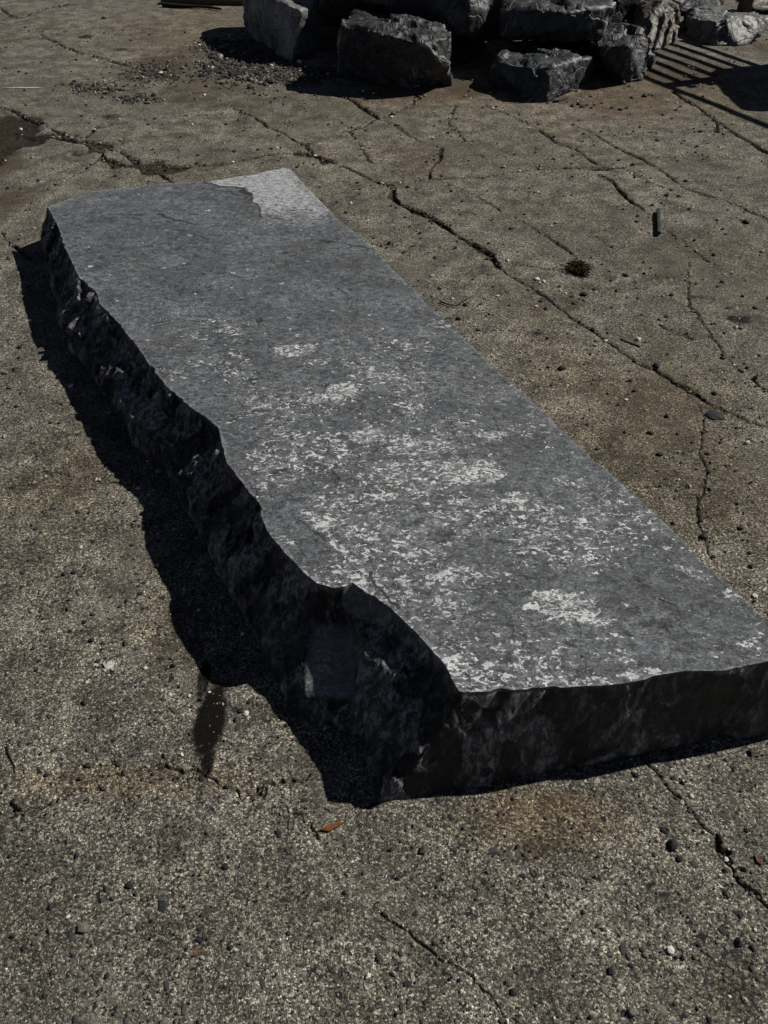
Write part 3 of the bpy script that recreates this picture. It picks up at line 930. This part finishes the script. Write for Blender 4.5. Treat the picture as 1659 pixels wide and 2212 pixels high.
G = lambda x, y, z=-.01: at(x, y, z)
B = at_depth
boulder([G(528, 72), G(626, 138), G(690, 112), G(640, 60), B(530, -40, 6.9), B(533, -10, 6.75), B(622, 10, 6.25), B(655, 22, 6.2), B(690, 18, 6.45), B(680, -30, 7.2), B(560, -90, 7.4)],
        M_ROCK_PALE, 11, 'tall upright boulder with a pale scratched end beside the gravel patch', rough=.7)
boulder([G(726, 168), G(800, 186), G(880, 198), G(966, 190), G(975, 150), G(760, 120), B(730, 60, 5.62), B(738, 38, 5.75), B(800, 62, 5.52), B(900, 92, 5.42), B(985, 80, 5.5), B(988, 66, 5.7), B(890, 40, 6.05), B(770, 24, 6.15), B(978, 120, 5.42)],
        M_ROCK, 12, 'big squat dark boulder with a bright chipped top edge in front of the pile')
boulder([B(700, -10, 6.6), B(830, 14, 6.2), B(1000, 80, 6.02), B(1040, 80, 6.12), B(1066, 10, 6.15), B(1062, -110, 6.5), B(720, -130, 6.6), B(900, -50, 6.05), B(1040, -40, 6.05), B(720, -60, 7.3), B(1050, 20, 7.2), B(1020, -130, 7.3)],
        M_ROCK, 13, 'large dark boulder leaning on top, behind the squat boulder with bright chipped edge')
boulder([G(985, 135), G(1028, 138), G(1050, 110), G(985, 100), B(985, 82, 6.35), B(1030, 80, 6.35), B(1035, 75, 6.9), B(990, 70, 6.9)],
        M_ROCK, 14, 'small dark boulder tucked in the gap under the leaning boulder', sub=5)
boulder([B(1084, 92, 5.98), B(1080, 20, 6.05), B(1092, -30, 6.3), B(1180, 96, 5.9), B(1300, 80, 5.95), B(1325, 12, 6.0), B(1318, -30, 6.5), B(1200, 30, 5.82), B(1110, 28, 5.9), B(1130, -40, 6.9), B(1300, -50, 6.9), B(1100, 60, 6.8), B(1300, 60, 6.8)],
        M_ROCK, 15, 'wide dark boulder with a streaked face resting above the wedge-shaped boulder')
boulder([G(1064, 186), G(1160, 230), G(1190, 222), G(1272, 178), G(1250, 130), G(1080, 130), B(1062, 130, 5.62), B(1068, 102, 5.85), B(1130, 122, 5.55), B(1168, 150, 5.30), B(1200, 140, 5.35), B(1288, 122, 5.72), B(1270, 102, 6.1), B(1150, 92, 6.2)],
        M_ROCK_BLUE, 16, 'low wedge-shaped blue-grey boulder with a flat top at the front of the pile')
boulder([G(1140, 140), G(1285, 140), G(1285, 118), G(1140, 118), B(1146, 96, 6.15), B(1182, 86, 6.3), B(1276, 88, 6.3), B(1282, 112, 6.1), B(1200, 102, 6.08)],
        M_ROCK_BLUE, 17, 'thin flat boulder squeezed between the wedge-shaped boulder and the one above', sub=5)
boulder([G(1272, 150), G(1296, 176), G(1345, 186), G(1388, 178), G(1408, 140), G(1300, 110), B(1272, 88, 5.9), B(1300, 100, 5.66), B(1360, 96, 5.62), B(1392, 82, 5.9), B(1408, 78, 6.15), B(1352, 48, 6.75), B(1300, 42, 6.8), B(1272, 62, 6.5), B(1408, 100, 6.0)],
        M_ROCK, 18, 'blocky grey boulder with a brown dusty top next to the striped shadow')
boulder([G(1376, 130), G(1402, 116), G(1462, 96), G(1470, 60), G(1390, 60), B(1376, 50, 6.75), B(1390, 28, 6.7), B(1432, 8, 6.75), B(1462, 20, 6.9), B(1470, -10, 7.6), B(1390, -20, 7.6), B(1404, 40, 6.6)],
        M_ROCK_BROWN, 19, 'rough brown upright boulder standing between two grey boulders')
boulder([G(1478, 82), G(1546, 106), G(1600, 104), G(1632, 92), G(1600, 60), G(1490, 50), B(1476, 40, 7.0), B(1486, 22, 7.2), B(1546, 42, 6.72), B(1662, 36, 6.85), B(1655, 58, 6.8), B(1610, 20, 7.6), B(1510, 8, 7.9), B(1640, 80, 6.75)],
        M_ROCK_PALE, 20, 'pale grey boulder with a dark left side standing clear of the pile', rough=.7)
# the back of the pile
boulder([G(1440, 40), G(1560, 40), B(1450, -10, 8.2), B(1470, -60, 8.4), B(1550, -60, 8.4), B(1560, 8, 8.1), G(1440, 0), G(1560, 0), B(1490, 14, 8.0)],
        M_ROCK, 21, 'dark boulder behind the rough brown upright one', sub=5)
boulder([G(1600, 38), G(1720, 40), B(1612, -30, 8.3), B(1720, -30, 8.3), G(1600, -10), G(1720, -10), B(1650, -70, 8.8)],
        M_ROCK_BROWN, 22, 'brownish boulder behind the pale grey boulder', sub=5)
boulder([G(690, 60), G(860, 70), G(860, 0), G(690, 0), B(690, -120, 7.4), B(860, -130, 7.4), B(860, -160, 8.4), B(690, -160, 8.4)],
        M_ROCK, 23, 'dark boulder in shade behind the tall upright boulder and the leaning one', sub=5)
boulder([G(1030, 90), G(1190, 90), G(1190, 10), G(1030, 10), B(1030, -60, 7.0), B(1190, -120, 7.0), B(1190, -160, 7.8), B(1030, -130, 7.8)],
        M_ROCK, 24, 'dark boulder at the back of the gap between the two upper boulders', sub=5)
boulder([G(1230, 80), G(1420, 66), G(1420, 0), G(1230, 0), B(1230, -70, 7.2), B(1400, -40, 7.2), B(1400, -140, 7.9), B(1230, -150, 7.9)],
        M_ROCK, 25, 'dark boulder in shade behind the dusty-topped blocky boulder', sub=5)
for i, (x, y, hx, hy, hh, lab) in enumerate(((3.80, 5.95, .52, .42, 1.02, 'tall dark boulder added as unseen shadow caster under the long top slat'), (4.15, 5.05, .5, .45, .95, 'squat dark boulder added as unseen shadow caster at the free end of the rail'))):
    pts = [(x + dx * hx, y + dy * hy, z) for dx in (-1, 1) for dy in (-1, 1) for z in (-.01, hh)]
    boulder(pts, M_ROCK, 30 + i, lab, 'added shadow-casting boulders by the rail', sub=5)  # out-of-frame blockers added to cast the solid shadow beside the stripes

# ------------------------------------------------------------------ timber rail, slats out of frame added to cast the striped shadow
def box_mesh(name, a, b, w, t, mat, seed=0, up=(0, 0, 1), seg=12):
    """a plank from a to b with slightly uneven edges"""
    a, b = np.array(a, float), np.array(b, float)
    d = b - a; L = np.linalg.norm(d); d /= L
    u = np.array(up, float); u -= d * (u @ d); u /= np.linalg.norm(u)
    v = np.cross(d, u)
    rng = np.random.RandomState(seed)
    vs, fs = [], []
    for i in range(seg + 1):
        f = i / seg
        c = a + d * L * f + (u * rng.normal(0, .02) * w + v * rng.normal(0, .03) * t)
        for su, sv in ((-1, -.8), (-.9, -1), (.9, -1), (1, -.8), (1, .8), (.9, 1), (-.9, 1), (-1, .8)):
            vs.append(c + u * su * w / 2 * (1 + rng.normal(0, .03)) + v * sv * t / 2)
    for i in range(seg):
        for j in range(8):
            k = (j + 1) % 8
            fs.append((i * 8 + j, i * 8 + k, i * 8 + 8 + k, i * 8 + 8 + j))
    for base, o in ((0, 1), (seg * 8, -1)):
        q = [base + j for j in range(8)]
        for tri in ((0, 1, 2, 3), (4, 5, 6, 7), (0, 3, 4, 7)):
            fs.append(tuple(q[z] for z in (tri if o > 0 else tri[::-1])))
    return mesh_from(name, np.array(vs), np.array(fs), False, None, [mat])

def stripe_shadow_rail():
    P0 = np.array([2.93, 7.40]); d = np.array([.44, -.90])
    root = put('stripe_shadow_rail', None, label='added weathered timber rail whose slats cast the striped shadow, beside the pale boulder', cat='rail', loc=(P0[0], P0[1], 0))
    zs = [.72 + .125 * i for i in range(7)]
    for i, z in enumerate(zs):
        a = np.array([*(d * .32), z]); b = np.array([*(d * (3.4 if i == 6 else 1.35)), z])
        put('slat', box_mesh('slat', a, b, .045, .022, M_WOOD, 200 + i), root)
    for i, s in enumerate((0.0, 1.25, 3.3)):
        a = np.array([*(d * s + np.array([.03, .015])), -.02]); b = a + np.array([0, 0, 1.5])
        put('post', box_mesh('post', a, b, .09, .09, M_WOOD, 220 + i, up=(1, 0, 0)), root)
stripe_shadow_rail()

# ------------------------------------------------------------------ loose stones
rng = np.random.RandomState(7)
def stone_shape(seed, sub=1, flat=.65, jag=.22):
    v, f = ico(sub)
    r = np.random.RandomState(seed)
    v = v * (1 + r.uniform(-jag, jag, (len(v), 1)))
    v = v * np.array([1.0, r.uniform(.65, .95), flat * r.uniform(.8, 1.2)])
    return v, f

def scatter_mesh(name, items, sub=1, kinds=10, sink=.35, flat=.65):
    """items: (x, y, size, tint, z)"""
    shapes = [stone_shape(900 + i, sub, flat) for i in range(kinds)]
    Vs, Fs, Ts = [], [], []
    o = 0
    for i, (x, y, s, tint, z) in enumerate(items):
        v, f = shapes[i % kinds]
        a = rng.uniform(0, 6.283); c, sn = math.cos(a), math.sin(a)
        q = np.stack([v[:, 0] * c - v[:, 1] * sn, v[:, 0] * sn + v[:, 1] * c, v[:, 2]], 1) * s
        q += np.array([x, y, z + s * flat * (1 - 2 * sink)])
        Vs.append(q); Fs.append(f + o); Ts.append(np.full(len(v), tint)); o += len(v)
    return mesh_from(name, np.concatenate(Vs), np.concatenate(Fs), False, {'tint': np.concatenate(Ts)}, [M_STONE])

def gz(x, y): return float(und(x, y)[0])

def under_slab(x, y): return bool(inside(SLAB_POLY, np.array([x]), np.array([y]))[0])
SLAB_POLY = [at_plane(*p, TC, TK)[:2] for p in ((90, 440), (200, 650), (440, 930), (600, 1230), (690, 1400), (700, 1560), (800, 1720), (1000, 1500), (1768, 1408), (1659, 1345), (630, 367), (380, 395))]

# gravel patch on the left of the pile
items = []
for cx, cy, rx, ry, n, big in ((520, 148, 95, 34, 1500, 1.0), (480, 102, 60, 18, 900, .8), (610, 168, 70, 16, 700, .8), (330, 160, 70, 26, 500, .7), (205, 190, 70, 14, 350, .7), (670, 160, 60, 20, 300, .7), (300, 215, 50, 12, 200, .7)):
    for _ in range(n):
        g = rng.normal(size=2) * .5
        p = at(cx + rx * g[0], cy + ry * g[1])
        s = big * np.exp(rng.normal(math.log(.009), .45))
        items.append((p[0], p[1], min(s, .032), rng.choice([.1, .35, .5, .65, .85, .95], p=[.30, .30, .20, .14, .05, .01]), gz(p[0], p[1])))
put('gravel_patch', scatter_mesh('gravel_patch', items, 1), label='loose grey and brown gravel spread on dirt beside the tall upright boulder', cat='gravel', kind='stuff')

# grit along the cracks and over the yard
items = []
for pts, w, dark, jag in CR:
    for a, b in zip(pts[:-1], pts[1:]):
        L = np.linalg.norm(b - a); near = np.linalg.norm((a + b) / 2)
        n = int(L * (160 if w > .01 else 60) / max(1, near * .5))
        for _ in range(n):
            t = rng.uniform(); q = a + (b - a) * t + rng.normal(size=2) * (w * .7 + .004)
            if under_slab(*q): continue
            s = np.exp(rng.normal(math.log(.0026 + .0006 * near), .45))
            items.append((q[0], q[1], min(s, .014), rng.choice([.1, .35, .5, .65, .85, .95], p=[.25, .25, .2, .15, .1, .05]), gz(*q) - (.004 if w > .01 else .001)))
for _ in range(5200):
    p = at(rng.uniform(-40, 1700), 60 + 2150 * rng.uniform() ** 1.1)
    if under_slab(p[0], p[1]): continue
    near = np.linalg.norm(p[:2])
    s = np.exp(rng.normal(math.log(.0018 + .0009 * near), .5))
    items.append((p[0], p[1], min(s, .012), rng.choice([.1, .35, .5, .65, .85, .95], p=[.36, .24, .14, .12, .08, .06]), gz(p[0], p[1])))
put('grit', scatter_mesh('grit', items, 1), label='fine loose grit scattered over the concrete and along its cracks', cat='grit', kind='stuff')

# aggregate stones showing in the worn surface
agg_mesh = []
for i in range(12):
    v, f = stone_shape(500 + i, 2, .3, .0); v = v * (1 + .45 * vnoise(v * 1.5 + i * 7, 3)[:, None] + .25 * vnoise(v * 3.1 + i * 7, 4)[:, None])
    v = v.copy(); v[:, 2] = np.minimum(v[:, 2], .12)
    tint = [.1, .35, .35, .35, .35, .65, .65, .5, .5, .65, .1, .65][i]
    agg_mesh.append((mesh_from('aggregate_stone', v, f, True, {'tint': np.full(len(v), tint)}, [M_STONE])))
cand = []
for _ in range(1700):
    p = at(rng.uniform(-30, 1690), 900 + 1330 * rng.uniform() ** .8)
    if under_slab(p[0], p[1]): continue
    s = min(np.exp(rng.normal(math.log(.0030), .45)), .0100)
    cand.append((s / np.linalg.norm(p - EYE), p, s))
cand.sort(key=lambda c: -c[0])
for k, (_, p, s) in enumerate(cand[:300]):
    o = put('aggregate_stone', agg_mesh[k % 12], GROUND, loc=(p[0], p[1], gz(p[0], p[1]) + .0004), rot=(0, 0, rng.uniform(0, 6.28)), scale=(s * 1.25, s * .8, s * .5))
items = [(p[0], p[1], s * .9, rng.choice([.1, .35, .5, .65, .85], p=[.30, .30, .18, .15, .07]), gz(p[0], p[1]) + .0004) for _, p, s in cand[300:]]
o = put('exposed_aggregate', scatter_mesh('exposed_aggregate', items, 1, 10, .60, .16), GROUND, kind='stuff')

# single loose stones
loose_mesh = {}
def loose(px, py, size_px, tint, label, group, flat=.7, name='loose_stone'):
    p = at(px, py)
    s = .82 * size_px / F * np.linalg.norm(p - EYE) / 2
    key = (tint, int(rng.randint(5)))
    if key not in loose_mesh:
        v, f = stone_shape(1300 + int(tint * 100) + key[1], 3, .7, 0)
        d = fbm(v * 1.6 + key[1] * 5, 3, 7) * .35 + plates(v * 2.2 + key[1] * 3, 9, 1) * .22
        v = v * (1 + d[:, None])
        loose_mesh[key] = mesh_from('loose_stone', v, f, True, {'tint': np.full(len(v), tint)}, [M_STONE])
    label = label.replace('*', {.1: 'black', .35: 'dark grey', .5: 'brown', .65: 'grey', .85: 'pale', .95: 'white'}[tint])
    return put(name, loose_mesh[key], label=label, cat='stone', group=group, loc=(p[0], p[1], gz(p[0], p[1]) + s * .32 * flat), rot=(0, 0, rng.uniform(0, 6.28)), scale=(s, s, s * flat))

loose(532, 1544, 16, .95, 'single white stone at the edge of the slab shadow', None)
loose(1453, 1826, 26, .1, 'dark wedge-shaped stone lying alone on the concrete before the slab', None, .8)
loose(1365, 2187, 22, .65, 'rounded grey pebble lying alone on bare concrete before the slab', None, .9)
loose(1544, 899, 40, .1, 'flat oval black stone beside the forked crack', None, .3)
loose(1214, 796, 22, .1, 'black stone lying alone beside the cut edge of the slab', None)
loose(1406, 936, 17, .5, 'small brown stone on clear concrete between the slab and the forked crack', None, .9)
loose(1613, 958, 15, .95, 'small white stone beyond the forked crack', None, .9)
loose(647, 136, 13, .95, 'white stone at the foot of the tall upright boulder', None, .9)
loose(45, 281, 10, .95, 'white stone lying in the dark soil pocket', None)
loose(826, 397, 8, .95, 'white stone wedged in the wide crack past the far end of the slab', None)
loose(1160, 604, 15, .95, 'small * stone by the clump of dry needles', 'white stones near the needle clump')
loose(1174, 609, 13, .95, 'small * stone by the clump of dry needles', 'white stones near the needle clump')
loose(1166, 612, 9, .95, 'small * stone by the clump of dry needles', 'white stones near the needle clump')
loose(1182, 614, 9, .85, 'small * stone by the clump of dry needles', 'white stones near the needle clump')
for x, y, s, ti in ((1075, 640, 9, .95), (1080, 648, 8, .85), (1083, 632, 7, .65), (1210, 628, 8, .85), (1222, 634, 9, .95), (1236, 640, 11, .35), (1287, 632, 10, .85), (1262, 636, 18, .1), (1240, 655, 12, .1),
                    (1158, 662, 10, .95), (1170, 650, 12, .35), (1200, 645, 8, .65), (1065, 620, 9, .35), (1100, 660, 9, .1), (1150, 640, 7, .65), (1260, 622, 8, .65), (1300, 640, 8, .35), (1425, 690, 10, .65), (1440, 684, 11, .35), (1428, 700, 9, .85),
                    (950, 625, 11, .1), (1005, 660, 13, .1), (1057, 679, 10, .1), (940, 558, 12, .1), (908, 504, 11, .1), (912, 460, 9, .1), (876, 470, 9, .35), (1352, 595, 14, .1), (1612, 480, 18, .1), (1440, 423, 14, .1), (1466, 425, 12, .1), (1425, 982, 16, .1), (1419, 790, 20, .1)):
    loose(x, y, s, ti, 'small * loose stone on the cracked concrete at the cut side of the slab', 'loose stones on the cut side of the slab')
for x, y, s, ti in ((1148, 415, 7, .85), (1155, 418, 8, .65), (1162, 417, 7, .95), (1167, 420, 7, .65), (1144, 418, 5, .35)):
    loose(x, y, s, ti, 'small * pebble in a short row on smooth concrete between cracks', 'row of pale pebbles')
for x, y, s, ti in ((1393, 208, 14, .1), (1409, 207, 8, .1), (1365, 211, 10, .1), (1237, 228, 12, .1), (1250, 224, 11, .1), (1258, 230, 14, .1), (1268, 226, 9, .1), (1278, 232, 10, .35), (1285, 226, 8, .1), (1322, 232, 9, .1), (1340, 237, 11, .1), (1354, 233, 8, .1), (1460, 238, 10, .1),
                    (1226, 219, 7, .1), (1300, 222, 7, .35), (1276, 207, 8, .1), (1488, 146, 9, .85), (1496, 150, 10, .5), (1445, 146, 8, .1), (1408, 154, 9, .1), (1425, 157, 7, .1), (1480, 165, 8, .5), (1512, 182, 6, .85), (1540, 190, 7, .65), (1500, 160, 6, .5)):
    loose(x, y, s, ti, 'small * stone on the concrete in front of the boulder pile', 'loose stones before the boulder pile')
for x, y, s, ti in ((300, 213, 12, .1), (225, 40, 11, .35), (263, 320, 7, .85), (599, 320, 8, .95), (160, 480, 9, .1), (20, 560, 12, .5), (54, 197, 6, .1), (550, 205, 9, .1), (562, 208, 9, .1), (570, 204, 7, .1), (595, 215, 8, .1), (585, 222, 7, .1), (600, 198, 8, .1), (548, 196, 6, .1), (418, 166, 9, .1), (450, 170, 8, .35)):
    loose(x, y, s, ti, 'small * loose stone on the yard between the slab and the gravel patch', 'loose stones on the yard')
for x, y, s, ti in ((55, 1657, 12, .85), (320, 1658, 14, .85), (326, 1666, 11, .35), (190, 1655, 16, .1), (410, 1505, 9, .95), (418, 1497, 8, .65), (430, 1320, 9, .95), (395, 1500, 10, .5), (388, 1680, 12, .35), (375, 1672, 10, .65), (330, 1690, 12, .5), (352, 1684, 11, .35), (400, 1690, 9, .65)):
    loose(x, y, s, ti, '* pebble along the soil-filled joint and stain beside the slab', 'pebbles along the soil-filled joint')
for x, y, s, ti in ((1568, 1857, 12, .95), (1584, 1872, 9, .85), (1530, 1815, 8, .95), (1525, 1778, 9, .85), (1600, 1905, 12, .1), (1588, 1890, 9, .5), (1622, 1930, 10, .35)):
    loose(x, y, s, ti, '* pebble lying in the widening crack before the slab', 'pebbles in the widening crack')

# ------------------------------------------------------------------ wood, twigs and other litter
def tube(name, pts, r, mat, sides=6):
    pts = np.array(pts, float)
    vs, fs = [], []
    n = len(pts)
    for i, p in enumerate(pts):
        d = pts[min(i + 1, n - 1)] - pts[max(i - 1, 0)]; d /= np.linalg.norm(d)
        u = np.cross(d, [0, 0, 1.0]); u /= np.linalg.norm(u) + 1e-9; v = np.cross(u, d)
        rr = r * (1 - .55 * i / (n - 1)) * (1 + .15 * math.sin(i * 2.3))
        for k in range(sides):
            a = 6.2832 * k / sides
            vs.append(p + (u * math.cos(a) + v * math.sin(a)) * rr)
    for i in range(n - 1):
        for k in range(sides):
            k2 = (k + 1) % sides
            fs.append((i * sides + k, i * sides + k2, i * sides + sides + k2, i * sides + sides + k))
    return mesh_from(name, np.array(vs), np.array(fs), True, None, [mat])

def on(pts, lift): return [at(x, y, 0) + np.array([0, 0, gz(*at(x, y)[:2]) + lift]) for x, y in pts]

def splinter(p0, p1, w, t, mat, label, cat='wood chip', name='wood_chip'):
    a, b = on([p0, p1], t * .5)
    me = box_mesh(name, a, b, t, w, mat, 77, seg=8)
    v = np.zeros(len(me.vertices) * 3); me.vertices.foreach_get('co', v); v = v.reshape(-1, 3)
    d = (b - a) / np.linalg.norm(b - a)
    s = ((v - a) @ d) / np.linalg.norm(b - a)
    side = np.cross(d, [0, 0, 1]); off = ((v - a) @ side)
    v = v + d * (off * 1.3)[:, None] - side * (off * .45 * smooth(.5, 1, s))[:, None]
    me.vertices.foreach_set('co', v.astype(np.float32).ravel()); me.update()
    return put(name, me, label=label, cat=cat)

splinter((701, 1798), (735, 1781), .011, .006, M_CHIP, 'orange-brown splinter of wood lying just before the slab')
splinter((420, 2066), (434, 2054), .005, .003, M_CHIP, 'tiny orange splinter on the open concrete', name='wood_chip')
splinter((1343, 733), (1380, 747), .009, .005, M_WOOD, 'thin dark brown sliver of wood beside the long crack')
splinter((1632, 1855), (1640, 1862), .008, .004, M_CHIP, 'small orange flake beside the widening crack')
splinter((1200, 220), (1222, 213), .025, .015, M_WOOD, 'brown piece of wood at the foot of the wedge-shaped boulder')
me = tube('twig', on([(17, 1613), (19, 1628), (27, 1645), (33, 1658), (33, 1672)], .0025), .0022, M_TWIG)
put('twig', me, label='curved dark twig lying alone on the concrete', cat='twig')
me = tube('twig', on([(950, 655), (970, 662), (985, 664), (1010, 648)], .006), .003, M_TWIG)
put('twig', me, label='thin bent twig beside the cut edge of the slab', cat='twig')
a, b = on([(1420, 460), (1422, 511)], .012)
put('steel_bar', box_mesh('steel_bar', a, b, .014, .014, M_BAR, 5), label='short black steel bar lying across the crack', cat='bar')

def needle_clump(px, py, r, n, label):
    c = at(px, py)
    root = []
    Vs, Fs, o = [], [], 0
    for i in range(n):
        a = rng.uniform(0, 6.28); q = rng.normal(size=2) * r * .35
        L = rng.uniform(.5, 1.1) * r
        p0 = np.array([c[0] + q[0] - math.cos(a) * L / 2, c[1] + q[1] - math.sin(a) * L / 2, rng.uniform(.001, r * .35)])
        p2 = np.array([c[0] + q[0] + math.cos(a) * L / 2, c[1] + q[1] + math.sin(a) * L / 2, rng.uniform(.001, r * .35)])
        p1 = (p0 + p2) / 2 + np.array([0, 0, r * .12]) + rng.normal(size=3) * r * .06
        for A, Bp in ((p0, p1), (p1, p2)):
            d = Bp - A; s = np.cross(d, [0, 0, 1.0]); s = s / (np.linalg.norm(s) + 1e-9) * .0011
            u = np.array([0, 0, .0018])
            Vs += [A - s, A + s, A + u, Bp - s, Bp + s, Bp + u]
            for f in ((0, 1, 4, 3), (1, 2, 5, 4), (2, 0, 3, 5)): Fs.append(tuple(o + z for z in f))
            o += 6
    put('needle_clump', mesh_from('needle_clump', np.array(Vs), np.array(Fs), False, None, [M_STRAW]), label=label, cat='needles')
needle_clump(1249, 583, .050, 420, 'round clump of dry brown needles on the concrete')

# old boards and a branch at the far side of the yard
def board(p0, p1, w, t, lift, label, seed):
    a, b = on([p0, p1], lift)
    put('old_board', box_mesh('old_board', a, b, t, w, M_WOOD, seed, seg=20), label=label, cat='board')
board((352, 6), (560, 10), .10, .045, .022, 'old broken board lying in front at the far side of the yard', 61)
board((400, -8), (600, -6), .13, .05, .03, 'old wide board lying behind the broken board', 62)
me = tube('branch', on([(352, 14), (390, 17), (430, 18), (455, 20), (478, 24)], .015), .018, M_TWIG, 7)
put('branch', me, label='dark crooked branch lying against the broken board', cat='branch')
for q in ([(430, 18), (450, 13), (470, 14)], [(400, 17), (420, 22), (440, 23)]):
    pass

# dry leaves and litter on the upper boulder
def flat_patch(name, px, py, rx, ry, seed, mat, lift=.0025, thin=.0012, parent=None, **kw):
    c = at(px, py); ex = abs(at(px + rx, py)[0] - c[0]); ey = abs(at(px, py - ry)[1] - at(px, py + ry)[1]) / 2
    n = 60
    th = np.linspace(0, 2 * math.pi, n, endpoint=False)
    rr = 1 + .35 * vnoise(np.stack([np.cos(th) * 2.6, np.sin(th) * 2.6, np.full(n, seed)], 1), seed) + .3 * vnoise(np.stack([np.cos(th) * 7, np.sin(th) * 7, np.full(n, seed)], 1), seed)
    rim = np.stack([np.cos(th) * rr * ex, np.sin(th) * rr * ey, np.zeros(n)], 1)
    top = rim * .9 + np.array([0, 0, thin])
    v = np.concatenate([rim, top, [[0, 0, thin * 1.2]]])
    f = [(i, (i + 1) % n, n + (i + 1) % n, n + i) for i in range(n)]
    me = bpy.data.meshes.new(name)
    me.from_pydata([tuple(q) for q in v], [], f + [(n + i, n + (i + 1) % n, 2 * n) for i in range(n)])
    me.materials.append(mat)
    return put(name, me, parent, loc=(c[0], c[1], gz(c[0], c[1]) + lift), **kw)
flat_patch('white_splash', 237, 1440, 11, 9, 3, M_PAINT, parent=GROUND)
for i, (x, y, rx, ry) in enumerate(((229, 1450, 4, 3), (247, 1434, 4, 3), (244, 1449, 3, 2), (226, 1436, 3, 2))):
    flat_patch('white_splash', x, y, rx, ry, 10 + i, M_PAINT, parent=GROUND)
flat_patch('chalk_line', 58, 191.5, 38, 1.1, 4, M_PAINT, parent=GROUND)
